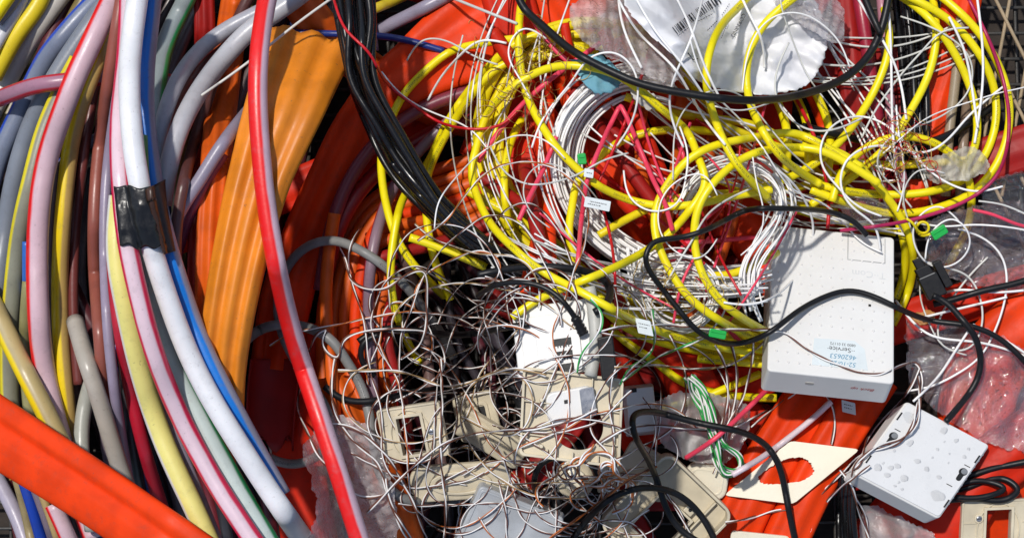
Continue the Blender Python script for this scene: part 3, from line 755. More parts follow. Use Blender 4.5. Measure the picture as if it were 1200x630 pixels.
# below the orange duct at the bottom left
cd('lilac white conduit at the bottom left under the flat orange duct', '-24 520 0 566 20 606 38 660', 9, cond('lilw', (.42, .38, .46)), w=20)
cd('tan conduit under the flat orange duct', '14 540 28 590 42 660', 6, cond('tan3', (.34, .26, .12)), w=20)
cd('blue conduit under the flat orange duct', '24 550 40 600 56 660', 7.5, cond('rblu', (.01, .05, .38)), w=20)
cd('dusky lilac conduit under the flat orange duct', '38 560 56 610 72 660', 7, cond('lild', (.20, .15, .18)), w=20)
cd('ochre conduit under the flat orange duct', '50 580 64 620 76 660', 5, cond('och', (.42, .30, .12)), w=20)
cd('red striped pink conduit under the flat orange duct', '62 590 80 630 96 670', 10, cond('rs', (.66, .46, .51), [(.22, .13, (.72, .008, .01))]), w=20)
cd('diagonal conduit, half yellow and half tan, on the far left', '-34 310 -14 346 0 374 22 420 45 466 66 508 86 552 110 610', 12, cond('yt', (.46, .38, .20), [(.75 + .02, .2, (.46, .36, .16)), (.22, .17, (.80, .60, .01))]))
D('flat_duct', 'broad flat orange red duct lying across the bottom left corner', '-60 470 0 508 70 552 140 598 200 640 270 690', [82, 78, 76, 76], 22, m_reo, crease=(-.25, .7, .14), bumps=0, w=120, skew=-.4)

# ------------------------------------------------------------------ centre and right
def bundle(name, label, cat, guide, n, spread, r, mat, group, w=26, jitter=6, sides=8, endj=0, step=None, zmin=None):
    G = spline(pts(guide), 14); g = np.gradient(G, axis=0); g /= np.linalg.norm(g, axis=1)[:, None]; nr = np.stack([-g[:, 1], g[:, 0]], 1)
    for i in range(n):
        o = rng.normal(0, spread); t = np.linspace(0, 1, len(G))
        off = o + jitter * (rng.normal() * np.sin(t * 3 + rng.uniform(0, 6)) + .35 * rng.normal() * np.sin(t * 5 + rng.uniform(0, 6)))
        Q = G + nr * off[:, None]
        if endj: 
            a, b = int(abs(rng.normal(0, endj)) / 14), int(abs(rng.normal(0, endj)) / 14); Q = Q[a:len(Q) - b]
        if len(Q) < 5: continue
        mt = mat[i % len(mat)] if isinstance(mat, list) else mat
        tube(name, label, cat, Q[::3] if len(Q) > 12 else Q, r * rng.uniform(.85, 1.15), mt, w=w, sides=sides, group=group, step=step or 4, zmin=zmin)

def Y(label, s, r=4.8, w=26, **k): return tube('cable', label, 'cable', s, r, k.pop('mat', m_yel), w=w, sides=12, **k)
gy = 'yellow cables bundled in the left arc'
bundle('cable', 'yellow cable low in the bundled arc left of centre', 'cable', '760 60 700 46 650 52 612 76 588 112 577 155 582 205 606 250 645 288 700 322 770 356 850 384 910 400', 7, 12, 4.6, m_yel2, gy, w=24, jitter=2.5, sides=10, step=4)
Y('yellow cable crossing left over the orange conduits down to the brown tangle', '700 64 640 46 600 46 560 52 530 60 500 82 474 110 456 145 447 182 448 212 455 250 468 285 490 316 520 346')
Y('yellow cable hanging down to the tangle left of the black bundle end', '650 34 600 54 566 86 534 128 516 160 497 198 476 226 463 268 458 312 461 352 472 388 490 424')
Y('yellow cable dropping behind the black bundle toward the tangle', '640 66 590 76 548 118 516 170 500 212 500 254 508 300 528 352')
Y('short yellow cable piece with a pale cut tip right of centre left', '480 278 510 288 540 300 570 313', 5, hollow=(6, 0), zmin=20)
Y('short yellow cable stub poking out left of the yellow arc', '548 224 570 236 600 252 640 280', 5, hollow=(6, 0))

# black bundle
bg = 'long black cables of the bundle'
for i, (o, x0) in enumerate(((-17, 394), (-13, 400), (-9, 404), (-5, 409), (-1, 414), (3, 420), (7, 425), (11, 430), (15, 437), (0, 412), (-12, 402), (8, 428), (-6, 407), (5, 422))):
    Q = np.array([(x0 - 4, -30), (x0 + 2, 30), (423 + o, 90), (446 + o, 140), (474 + o, 190), (510 + o, 240), (556 + o * .7, 282 - o * .3), (610, 310 - o * .7), (680, 330 - o * .5)], float)
    Q[1:-1] += rng.normal(0, 2.4, Q[1:-1].shape)
    tube('cable', 'glossy black cable in the long bundle sweeping from the top to the centre', 'cable', Q, 4.2, m_blacks, w=26, group=bg, wobble=1.6)

# fibre and cable field: lower whites
for i in range(16):
    x, y = [(690, 150), (740, 220), (630, 240), (830, 260), (760, 160), (660, 300), (950, 130), (800, 210)][i % 8]
    a = rng.uniform(.7, 1.9); l = rng.uniform(90, 150); x += rng.normal(0, 18); b = rng.uniform(-30, 30)
    tube('conduit', 'red or orange conduit among the ducts under the yellow loops', 'conduit', np.array([(x - math.cos(a) * l, y - math.sin(a) * l), (x + b, y), (x + math.cos(a) * l, y + math.sin(a) * l)]),
         rng.uniform(5, 9), [m_red, m_dred, m_reo, m_ora][i % 4], w=24, group='conduits under the yellow loops')
gf = 'thin white optical fibres'
bundle('fibre', 'thin white optical fibre strand in the thick pale crescent', 'optical fibre', '790 100 745 92 708 104 678 130 662 168 664 215 690 262 735 298 790 322 850 332 905 322', 46, 9, 1.5, m_wht, 'white fibres in the thick crescent', w=24, jitter=5, sides=6, endj=22)
Y('yellow cable arching from the upper arc to the lower left of the fibres', '690 200 683 205 671 238 667 270 675 312')
Y('yellow cable forming the inner upright of the left arc', '612 140 603 156 594 184 591 218 597 268')
bundle('fibre', 'thin white fibre strand criss-crossing the red ducts left of the crescent', 'optical fibre', '640 -20 606 60 596 140 612 220 650 290 720 350 800 380', 10, 34, 1.0, [m_wht, m_wht2], 'white fibres criss-crossing at left', w=26, jitter=22, sides=5, endj=60)
tube('tube', 'rosy tube slanting down left inside the yellow arc', 'tube', '652 160 636 200 621 230 608 258', 3, m_pink, w=16)
tube('tube', 'rosy tube crossing under the blue tissue', 'tube', '704 50 668 76 625 110 588 150 560 190', 3, m_pink, w=16)
tube('tube', 'rosy tube ending at the blue tissue', 'tube', '622 20 648 56 670 76', 3, m_pink, w=16)
for i, s in enumerate(('887 210 860 230 820 263 787 307 752 340', '807 310 833 353 856 388 884 416', '800 285 850 281 905 276', '724 130 750 180 790 230 830 270', '770 130 800 180 812 230')):
    tube('tube', ['rosy tube slanting up to the right through the two large yellow loops', 'rosy tube slanting down toward the left side of the white box', 'rosy tube running level into the white box corner',
                  'rosy tube slanting down right from under the white tissue', 'rosy tube lying steeply inside the large yellow loop'][i], 'tube', s, 2.8, m_pink, w=16)
# yellow mid layer
Y('yellow cable running level under the fibre ring beside the box', '820 322 850 322 880 312 910 296', mat=m_yel2)
Y('yellow cable passing right beneath the bag toward the box', '684 214 700 187 720 170 756 156 800 152 850 155 905 157 945 166 985 181 1022 206 1044 240 1058 278 1060 316 1050 350')
Y('yellow cable snaking from the top edge into the loops, left of the bag writing', '768 -14 775 10 788 50 806 92 828 122 846 158 862 190 890 214 930 238 980 248')
for i in range(4):
    a = (r_.uniform(840, 1010), r_.uniform(150, 260)); dx = r_.uniform(110, 160); dy = r_.uniform(-50, 60)
    Y('yellow cable woven through the crowded patch above the white box', np.array([(a[0] - dx, a[1] - dy), (a[0] - dx * .4, a[1] - dy * .2 + r_.uniform(-25, 25)), (a[0] + dx * .4, a[1] + dy * .3 + r_.uniform(-25, 25)), (a[0] + dx, a[1] + dy)]), mat=m_yel2, group='yellow cables above the white box')
for i, x in enumerate((905, 930, 955)):
    Y(['leftmost short yellow cable descending from under the bag', 'middle short yellow cable descending from under the bag', 'right short yellow cable descending from under the bag'][i], np.array([(x, 108), (x + 14, 140), (x + 18, 170), (x + 14, 210)], float), 5)
tube('cable', 'thin dark cable crossing behind the yellow cables above the box', 'cable', '940 148 990 160 1050 170 1100 163 1130 148 1170 120', 4.5, m_black, w=18)
bundle('fibre', 'thin white fibre strand fanning out right of the white bag', 'optical fibre', '880 -40 930 20 980 85 1030 150 1060 220 1075 270', 8, 26, 1.2, [m_wht, m_wht, m_wht2], 'white fibres fanning right of the bag', w=26, jitter=16, sides=6, endj=30)
bundle('fibre', 'greyish fibre strand bridging from the bag to the yellow arcs', 'optical fibre', '860 60 920 66 980 74 1040 72 1100 54 1150 30', 6, 26, 1.2, m_wht2, 'greyish fibres right of the bag', w=26, jitter=10, sides=6, endj=20)
bundle('fibre', 'thin white fibre strand threading the patch above the box', 'optical fibre', '740 90 800 140 860 180 920 220 1000 250 1070 262', 15, 30, 1.1, [m_wht, m_wht2, m_wht], 'white fibres above the box', w=24, jitter=22, sides=5, endj=40)
tube('wire', 'red wire threading down through the yellow cables above the box', 'wire', '930 110 950 150 966 200 971 240 970 268', 2.2, m_redw, w=14)
Y('yellow arc nearest the bag, dropping left of the black upright cables', '1036 10 1042 45 1033 87 1013 127 983 167 948 196 898 218 850 232')
Y('yellow arc rising beside the bright orange red duct', '1091 -14 1097 43 1087 90 1067 130 1043 167 1015 194 986 216 950 240')
Y('innermost of three great yellow arcs at the top right', '1040 -14 1087 20 1117 60 1137 103 1145 143 1142 172 1128 200')
Y('middle one of three great yellow arcs at the top right', '1050 -10 1107 20 1140 53 1163 97 1167 140 1156 178 1132 208 1092 224 1050 228 993 224 950 214')
Y('outermost of three great yellow arcs at the top right', '1090 -14 1137 27 1167 70 1182 117 1180 160 1163 200 1138 226 1100 243 1050 250 1000 240 950 222')
Y('yellow hoop arching over the pale tissue', '975 236 984 208 998 187 1023 169 1057 160 1093 167 1120 186 1136 214 1138 244 1131 273 1118 298 1106 322')
Y('yellow loop dipping behind the box corner, near the curled offcut', '940 170 985 180 1018 206 1046 240 1064 272 1070 312 1060 352 1046 380')
Y('yellow cable low between the cream plates and the box', '700 345 712 357 750 370 800 385 850 400 905 412')
Y('yellow cable second from the top in the lower right fan', '704 360 740 387 783 403 833 413 905 421')
Y('yellow cable lowest in the lower fan, passing under the wires', '714 383 743 407 770 425 793 443 820 455 855 463 910 466')
Y('yellow cable rising to the box from the white film', '776 478 817 468 850 455 890 438')
Y('yellow cable slipping under the box bottom left', '818 420 867 424 912 428')
bundle('fibre', 'thin white fibre strand in the swirl left of the box', 'optical fibre', '735 290 740 335 762 372 800 388 832 368 838 332 806 308 764 316 748 346', 14, 9, 1.25, [m_wht, m_wht, m_wht2], 'white fibres in the lower swirl', w=24, jitter=6, sides=6, endj=14)
bundle('fibre', 'thin white fibre strand in the coil beside the box corner', 'optical fibre', '790 250 812 212 850 192 892 196 918 226 912 262 888 296 878 334 892 376', 16, 7, 1.25, m_wht, 'white fibres in the coil by the box', w=24, jitter=5, sides=6, endj=14)
bundle('fibre', 'thin white fibre strand running level left of the box', 'optical fibre', '590 280 660 310 730 334 800 346 900 350', 14, 14, 1.1, [m_wht, m_wht2], 'white fibres running level at left of the box', w=24, jitter=10, sides=6, endj=40)

for i in range(14):
    a = rng.uniform(.6, 2.2); x, y = rng.uniform(660, 900), rng.uniform(110, 330); l = rng.uniform(50, 110)
    Q = np.array([(x - math.cos(a) * l, y - math.sin(a) * l), (x + rng.normal(0, 8), y + rng.normal(0, 8)), (x + math.cos(a) * l, y + math.sin(a) * l)])
    tube('wire', 'thin red strand among the white fibres and red ducts', 'wire', Q, rng.uniform(1.2, 2.2), m_redw if i % 2 else m_pink, w=14, sides=6, group='thin red strands among the fibres')
# tissues and film under the top layer
f_tiss = film('translucent tissue', haze=.8, gl=.3, scale=300, rough=.3, hazecol=(.72, .70, .62))
sheet('tissue', 'crumpled blue tissue on the red ducts under the black cable', 'tissue', '668 70 706 58 738 92 722 112 694 116 678 96', m_btis, amp=7, lam=14, seed=4, rough_edge=3)
sheet('tissue', 'small crumpled white tissue below the bag', 'tissue', '736 104 766 102 780 124 776 136 752 128 738 124', m_tissue, amp=7, lam=14, seed=5, rough_edge=3)
sheet('tissue', 'crumpled translucent tissue under the yellow hoop at the right', 'tissue', '1078 190 1104 176 1134 168 1162 178 1164 198 1140 214 1112 216 1084 218', f_tiss, amp=16, lam=16, step=2, solid=0, seed=6, rough_edge=5)
sheet('plastic_film', 'clear crinkled film right of the yellow hoop', 'plastic film', '1082 262 1130 240 1190 230 1240 260 1240 330 1180 344 1120 330 1086 320', f_lilac, amp=16, lam=30, seed=8, solid=0, step=2.5, fine=.5)
sheet('plastic_film', 'dark glossy film folded at the right edge', 'plastic film', '1150 214 1200 196 1250 220 1240 290 1180 280 1152 250', f_clear, amp=18, lam=18, seed=9, solid=0, step=2.5)
sheet('plastic_film', 'wide wet film with droplets beside the small white box', 'plastic film', '1060 372 1110 376 1180 392 1235 440 1230 540 1160 524 1100 486 1062 450', f_lilac, amp=18, lam=80, seed=10, solid=0, step=3, fine=.3)
sheet('plastic_film', 'clear wet film crumpled beside the flat cream window plate at lower left', 'plastic film', '352 520 396 480 440 500 462 560 470 640 400 660 350 660 372 590', f_bubble, amp=20, lam=34, seed=11, solid=0, step=2.5, fine=.8)
sheet('plastic_film', 'small clear film patch with droplets over the yellow cables above the box', 'plastic film', '980 240 1012 226 1048 236 1050 262 1020 268 990 262', f_clear, amp=8, lam=20, seed=12, solid=0)
sheet('leaf', 'dry orange brown leaf beside the large white box', 'leaf', '1062 372 1080 356 1104 362 1102 380 1074 388', m_leaf, amp=5, lam=22, seed=13, rough_edge=3)

# the bag on top
bb = sheet('plastic_film', 'frosty bubble film crumpled beside the white bag', 'plastic film', '664 20 690 -20 760 -30 760 20 790 60 812 92 786 100 744 84 710 66 682 52', f_bubble, amp=20, lam=22, seed=14, solid=0, step=2.2, lift=4)
bag, (BX, BY, BZ, BI) = sheet('bag', 'crumpled white plastic bag with printed barcodes at the top', 'bag', '724 -30 860 -40 944 -26 966 20 973 54 965 80 944 106 900 112 850 108 812 96 790 66 752 34 730 10', m_bag, amp=30, lam=48, seed=31, lift=8, folds=5, puff=12, step=2.5, fine=.3, rough_edge=1.5, ret=True)
cf = sheet('plastic_film', 'clear crinkled film lying over the right end of the white bag', 'plastic film', '905 -30 965 -20 992 10 996 50 974 60 948 34 925 16 900 6', f_bubble, amp=14, lam=18, seed=16, solid=0, step=2.2)
def bagz(x, y):
    p = patch(x, y, 1); return float(np.max(HM[p])) if p else 0.0
def on_bag(name, quads, mat, parent, lift=1.0):
    V, F = [], []
    for q in quads:
        n = 6; (x0, y0), (x1, y1), wd = q
        dx, dy = x1 - x0, y1 - y0; l = math.hypot(dx, dy); px, py = -dy / l * wd / 2, dx / l * wd / 2
        b = len(V)
        for i in range(n):
            t = i / (n - 1); x = x0 + dx * t; y = y0 + dy * t
            for s in (1, -1): V.append(W(x + px * s, y + py * s, bagz(x, y) + lift))
        F += [(b + 2 * i, b + 2 * i + 1, b + 2 * i + 3, b + 2 * i + 2) for i in range(n - 1)]
    return link(name, V, F, mat, parent, smooth=False)
def barcode(x0, y0, x1, y1, h, seed):
    rs = random.Random(seed); q = []; L = math.hypot(x1 - x0, y1 - y0); ux, uy = (x1 - x0) / L, (y1 - y0) / L; nx, ny = -uy, ux
    t = 0
    while t < L:
        wd = rs.choice([.7, 1.1, 1.6, 2.2]); q.append(((x0 + ux * t, y0 + uy * t), (x0 + ux * t + nx * h, y0 + uy * t + ny * h), wd)); t += wd + rs.choice([.9, 1.3, 1.8])
    return q
on_bag('barcode', barcode(788, 32, 810, 15, 10, 1), m_ink, bag)
on_bag('barcode', barcode(815, 11, 840, -6, 11, 2), m_ink, bag)
on_bag('printed_text', [((818 + i * 3.0, 25 - i * 1.5), (820 + i * 3.0, 24 - i * 1.5), .9) for i in range(6)] + [((829 + i * 2, 36 - i * 2.0), (830.4 + i * 2, 34.6 - i * 2.0), 1.0) for i in range(6)] +
       [((806, 62), (812, 70), 1.4), ((812, 70), (818, 69), 1.2)] + [((796 + i * 1.8, 41 - i * 1.4), (797 + i * 1.8, 40.2 - i * 1.4), .9) for i in range(7)] +
       [((853 - i * .9, 26 + i * 2.2), (852.4 - i * .9, 27.6 + i * 2.2), .9) for i in range(9)] + [((846 + i * 1.6, 18 - i * 2.4), (846.8 + i * 1.6, 16.6 - i * 2.4), .8) for i in range(6)], m_ink, bag)
class BF:
    def __init__(s, x, y, ang): s.x, s.y, s.c, s.s = x, y, math.cos(ang), math.sin(ang)
    def w(s, L):
        return np.array([W(s.x + a * s.c - b * s.s, s.y + a * s.s + b * s.c, bagz(s.x + a * s.c - b * s.s, s.y + a * s.s + b * s.c) + 1.0 + c) for a, b, c in L])
text('printed_text', 'CORNING', BF(865, 30, math.radians(118)), 0, 0, 6.6, m_ink, bag, bold=.006)

# ------------------------------------------------------------------ boxes and plates
# small items under the tangle first: the deeper half of the brown and white tangle
gt = 'twisted telephone wires of the central tangle'
brk = [(m_core_w, m_core_b), (m_core_w, m_core_b), (m_core_w, m_core_o), (m_core_w, m_core_b), (m_core_t, m_core_w), (m_core_b, m_core_w)]
def tangle(n, regs, cur, L0, L1_, w):
    for i in range(n):
        cx, cy, rx, ry = regs[i % len(regs)]
        a = rng.uniform(0, 2 * PI); rr = math.sqrt(rng.uniform(0, 1))
        Q = walk(cx + rx * rr * math.cos(a), cy + ry * rr * math.sin(a), rng.uniform(0, 2 * PI), rng.uniform(L0, L1_), cur, 3.0, (cx, cy, rx * .95, ry * .95), .007)
        pair('wire', 'brown and white telephone wire, one of many in the central tangle', 'wire', Q, rng.uniform(.55, .8), brk[i % 6], group=gt, w=w, period=rng.uniform(35, 80))
tangle(44, [(560, 400, 110, 60), (570, 560, 110, 60), (640, 580, 100, 40)], .022, 140, 300, 10)
def cover_plate(name, label, TL, TR, BL, z, thick, holes, mat, r=5, cat='cover plate', ribs=True, screw=None, lift=None, extra=None):
    f = Fr(TL, TR, BL, z, thick, lift); e = add(name, label, cat, f)
    x0, x1, y0, y1 = holes
    mb = MB(); mb.ring(rrect(0, f.L1, 0, f.L2, r), rrect(x0, x1, y0, y1, 1), -thick, -1.6)
    mb.ring(rrect(.3, f.L1 - .3, .3, f.L2 - .3, r), rrect(2.4, f.L1 - 2.4, 2.4, f.L2 - 2.4, max(r - 1, 1)), -1.5, -.2)
    mb.build('plate', f, mat, e, .5)
    thick = 4.4
    mb = MB(); mb.ring(rrect(x0 - 3.5, x1 + 3.5, y0 - 3.5, y1 + 3.5, 1), rrect(x0, x1, y0, y1, 1), -thick + 3.0, 2.4); mb.build('window_rim', f, mat, e, .5)
    if ribs:
        mb = MB(); cx, cy = (x0 + x1) / 2, (y0 + y1) / 2; R = max(x1 - x0, y1 - y0) / 2 + 9; n = 40
        oo = [(cx + R * math.cos(2 * PI * i / n) * .78, cy + R * math.sin(2 * PI * i / n)) for i in range(n)]; ii = [(cx + (R - 1.6) * math.cos(2 * PI * i / n) * .78, cy + (R - 1.6) * math.sin(2 * PI * i / n)) for i in range(n)]
        mb.ring(oo, ii, -thick + 3.0, .6); mb.build('round_rib', f, mat, e, .3)
        mb = MB()
        for yy in (f.L2 * .28, f.L2 * .72): mb.box(2, x0 - 12, yy, yy + 1.3, -thick + 3.0, -.4); mb.box(x1 + 14, f.L1 - 2, yy, yy + 1.3, -thick + 3.0, -.4)
        mb.build('stiffening_rib', f, mat, e, .3)
    if screw:
        s = MB().cyl(screw[0], screw[1], 5.5, -thick + 3.1, .4); s.build('screw_boss', f, mat, e, .4)
        s = MB().cyl(screw[0], screw[1], 3.8, .5, 1.8, top=.85).build('screw', f, m_metal, e, .3)
        MB().box(screw[0] - 3, screw[0] + 3, screw[1] - .5, screw[1] + .5, 1.85, 2.1).build('slot', f, m_dark, s, 0)
    return f, e

# cream covers half buried left of centre
f = Fr((528, 466), (577, 456), (540, 520), (0, 4, -6), 10); e = add('socket_cover', 'cream socket cover tilted up behind the window plate', 'cover plate', f)
MB().prism(rrect(0, f.L1, 0, f.L2, 8), -10, 0).build('shell', f, m_cre, e, 2.5, 3); MB().ring(rrect(10, f.L1 - 10, 12, f.L2 - 12, 5), rrect(14, f.L1 - 14, 16, f.L2 - 16, 4), .2, 2).build('inner_rim', f, m_cre, e, .5)
MB().box(f.L1 - 22, f.L1 - 12, f.L2 * .3, f.L2 * .75, .3, 1.2).build('slot', f, m_dark, e, 0)
f = Fr((546, 478), (622, 524), (528, 506), (4, 2, -10), 12); e = add('socket_cover', 'long cream cover lying slantwise under the brown and white wires', 'cover plate', f)
MB().prism(rrect(0, f.L1, 0, f.L2, 7), -12, 0).build('shell', f, m_cre, e, 2.5, 3); MB().prism(rrect(8, f.L1 * .45, 6, f.L2 - 8, 4), .2, 1.6).build('raised_panel', f, m_cre, e, .6)
MB().box(f.L1 * .52, f.L1 * .9, f.L2 * .42, f.L2 * .5, .2, 1.2).build('ridge', f, m_cre, e, .4)
f = Fr((478, 548), (596, 540), (484, 590), (0, 0, -14), 10); e = add('socket_cover', 'cream cover with an oval ridge lying low beneath the window plate', 'cover plate', f)
oo = [(f.L1 / 2 + f.L1 / 2 * math.cos(2 * PI * i / 40), f.L2 / 2 + f.L2 / 2 * math.sin(2 * PI * i / 40)) for i in range(40)]
MB().prism(rrect(0, f.L1, 0, f.L2, 18, 8), -9, 0).build('shell', f, m_cre, e, 3, 3)
MB().ring([(f.L1 / 2 + (x - f.L1 / 2) * .62, f.L2 / 2 + (y - f.L2 / 2) * .66) for x, y in oo], [(f.L1 / 2 + (x - f.L1 / 2) * .5, f.L2 / 2 + (y - f.L2 / 2) * .5) for x, y in oo], .1, 3).build('oval_ridge', f, m_cre, e, 1)

# frosted box at the bottom
f = Fr((562, 566), (664, 606), (520, 660), (10, 6, 0), 24); e = add('box', 'frosted grey plastic box at the bottom under the wires', 'box', f)
MB().prism(rrect(0, f.L1, 0, f.L2, 6), -26, 0, top=.97).build('shell', f, m_gbox, e, 2, 3)
MB().box(20, 46, 16, 21, .2, 2).build('clip', f, m_gbox, e, .6); MB().ring(rrect(5, f.L1 - 5, 5, f.L2 + 20, 4), rrect(7, f.L1 - 7, 7, f.L2 + 18, 4), .2, 1.0).build('rim', f, m_gbox, e, .3)

# socket with screw under the square back plate
f = Fr((640, 536), (724, 540), (640, 600), (0, 0, -4), 14); e = add('wall_socket', 'cream round wall socket with a screw under the square back plate', 'socket', f)
mb = MB(); mb.cyl(f.L1 * .4, 26, 24, -14, -4, n=36); mb.build('base', f, m_cre, e, 1)
MB().cyl(f.L1 * .4, 26, 15, -3.8, 2, n=30, top=.9).build('dome', f, m_crw, e, 1); MB().cyl(f.L1 * .4 - 4, 22, 3.6, 2.2, 3.4).build('screw', f, m_metal, e, .4)
MB().box(f.L1 * .72, f.L1 * .98, 2, 40, -14, -1).build('bracket', f, m_cre, e, 1)

# white telephone socket with ports
f = Fr((599, 362), (690, 349), (608, 446), (-4, 6, 4), 16); e = add('telephone_socket', 'white wall socket with three dark ports under the black plug', 'socket', f)
MB().prism(rrect(0, f.L1, 0, f.L2, 6), -16, 0).build('housing', f, m_box, e, 2, 3)
MB().prism(rrect(8, f.L1 - 3, 12, f.L2 - 4, 5), .1, 2).build('raised_panel', f, m_box, e, .8)
MB().prism(rrect(24, f.L1 - 14, 32, f.L2 - 3, 4), 2.1, 5).build('port_block', f, m_box, e, .8)
for yy in (40, 54, 68):
    p = MB(); p.box(44, 63, yy, yy + 8, 5.1, 5.6)
    p.build('port', f, m_dark, e, 0)
    q = MB(); [q.box(47 + k * 3, 48.2 + k * 3, yy + 6.5, yy + 10, 5.2, 5.9) for k in range(5)]; q.build('contacts', f, m_ink, e, 0)
tube('cable', 'short pale grey sheathed cable standing beside the white wall socket', 'cable', '690 336 696 366 698 400 692 440', 7.5, m_grey2, w=24, hollow=(6, 0), sides=18)
f = Fr((700, 396), (718, 392), (706, 446), (0, 0, 0), 14); e = add('foam_block', 'black block next to the pale grey sheathed cable', 'block', f)
MB().prism(rrect(0, f.L1, 0, f.L2, 2), -14, 0).build('body', f, m_black, e, 1.5, 3); MB().box(3, f.L1 - 3, 6, 9, .1, .8).build('groove', f, m_dark, e, 0)
tube('cable', 'black cable lying level above the white wall socket and hooking down', 'cable', '560 322 580 318 613 313 650 313 687 318 707 327 715 343 708 358 696 366', 4.6, m_black, w=20)
tube('cable', 'black coil left of the wall socket under the wires', 'cable', '420 400 440 388 480 386 540 392 590 384 620 380', 4, m_black, w=20)
tube('cable', 'black cable sagging below the grey cable', 'cable', '380 452 400 466 430 470 470 462 510 456', 4, m_black, w=20)
tube('cable', 'black hook of cable beside the small yellow strand', 'cable', '440 440 425 424 426 402 444 392', 3.5, m_black, w=14)
tube('cable', 'black loop behind the cream wall socket', 'cable', '634 590 626 566 634 544 662 534 692 542 704 566', 3.6, m_black, w=14)

# white deep box and cream corners right of the square plate
f = Fr((730, 452), (768, 448), (736, 512), (0, -2, 4), 26); e = add('box', 'small white junction box right of the square back plate', 'box', f)
MB().prism(rrect(0, f.L1, 0, f.L2, 3), -26, 0, top=.86).build('shell', f, m_box, e, 1.2); MB().box(8, 16, 4, 9, .2, .9).build('slot', f, m_dark, e, 0)
f = Fr((742, 514), (800, 546), (716, 558), (0, 0, 0), 16); e = add('socket_cover', 'cream cover corner tucked behind the open cover', 'cover plate', f)
MB().prism(rrect(0, f.L1, 0, f.L2, 6), -16, 0).build('shell', f, m_cre, e, 2, 3); MB().box(6, f.L1 - 8, 8, 10, .1, 2).build('rib', f, m_cre, e, .4)
f = Fr((806, 540), (856, 548), (800, 580), (0, 0, -6), 12); e = add('socket_cover', 'rounded pale cover between the open cover and the ragged plate', 'cover plate', f)
MB().prism(rrect(0, f.L1, 0, f.L2, 14), -12, 0).build('shell', f, m_crw, e, 3, 3); MB().ring(rrect(6, f.L1 - 6, 6, f.L2 - 6, 10), rrect(8, f.L1 - 8, 8, f.L2 - 8, 9), .1, .8).build('rim', f, m_crw, e, .2)
sheet('plastic_film', 'milky plastic film under the green and white wire coil', 'plastic film', '762 470 800 456 850 462 884 470 876 520 850 548 806 540 770 520', f_milk, amp=14, lam=34, seed=21, solid=0, step=2.5)

# square back plate with a round hole
f = Fr((613, 429), (731, 444), (608, 533), (0, 2, 6), 9); e = add('back_plate', 'large square cream back plate with a round hole, under the wires', 'back plate', f)
cx, cy = 62, 56
oo = resamp(rrect(0, f.L1, 0, f.L2, 6)); angs = [math.atan2(y - f.L2 / 2, x - f.L1 / 2) for x, y in oo]
MB().ring(oo, [(cx + 29 * math.cos(a), cy + 27 * math.sin(a)) for a in angs], -9, -5).build('plate', f, m_cre, e, .6)
MB().ring(rrect(0, f.L1, 0, f.L2, 6), rrect(3, f.L1 - 3, 3, f.L2 - 3, 5), -5.2, 1.5).build('rim', f, m_cre, e, .6)
mb = MB()
for xx in (46, 76): mb.box(xx, xx + 1.6, 3, 26, -4.9, .5)
for yy in (36, 72): mb.box(3, 32, yy, yy + 1.6, -4.9, .5); mb.box(92, f.L1 - 3, yy, yy + 1.6, -4.9, .5)
for xx in (30, 58, 86): mb.box(xx, xx + 1.6, 86, f.L2 - 3, -4.9, .5)
mb.build('stiffening_rib', f, m_cre, e, .3)
for (x, y) in ((22, 34), (102, 30), (24, 84)): MB().cyl(x, y, 2.6, -4.9, 5, n=14, top=.8).build('pin', f, m_cre, e, .3)
g2 = Fr((636, 460), (696, 449), (641, 500), (0, 0, 0), 10, lift=f.z[0] + 3); e2 = add('socket_insert', 'white socket insert with a dark notch sitting in the round hole', 'socket', g2)
MB().prism(rrect(0, g2.L1, 0, g2.L2, 9), -10, 0, top=.9).build('body', g2, m_box, e2, 1.5, 3); MB().box(22, 29, 12, 16, .1, .9).build('notch', g2, m_dark, e2, 0)
MB().prism(rrect(40, 56, 3, g2.L2 - 3, 2), .1, 4).build('metal_clip', g2, m_metal, e2, .6)

# window plate with screw
cover_plate('cover_plate', 'square cream frame plate with a rectangular window and a screw, left of the tangle', (440, 481), (514, 470), (453, 544), (0, 10, -4), 14, (22, 50, 13, 57), m_cre, r=4, screw=(60, 34))

# open cover lying on its back
f = Fr((783, 528), (862, 604), (700, 614), (12, 4, 6), 26); e = add('open_cover', 'cream rounded box cover lying open side up, with a square cut-out', 'cover', f)
L1, L2 = f.L1, f.L2
MB().ring(rrect(0, L1, 0, L2, 15, 8), rrect(3.5, L1 - 3.5, 3.5, L2 - 3.5, 12, 8), -26, 0).build('wall', f, m_cre, e, 1)
MB().ring(rrect(3, L1 - 3, 3, L2 - 3, 12, 8), rrect(34, 82, 44, 98, 1, 8), -26, -23).build('floor', f, m_cre, e, .6)
MB().ring(rrect(31, 85, 41, 101, 1), rrect(34, 82, 44, 98, 1), -22.8, -14).build('window_rim', f, m_cre, e, .5)
mb = MB(); mb.box(88, 90, 6, L2 - 6, -22.8, -14); mb.build('rib', f, m_cre, e, .4)
b_ = MB().box(66, 78, 28, 40, -22.8, -13).build('screw_boss', f, m_cre, e, .6); MB().cyl(72, 34, 2.2, -12.8, -12.4).build('hole', f, m_dark, b_, 0)

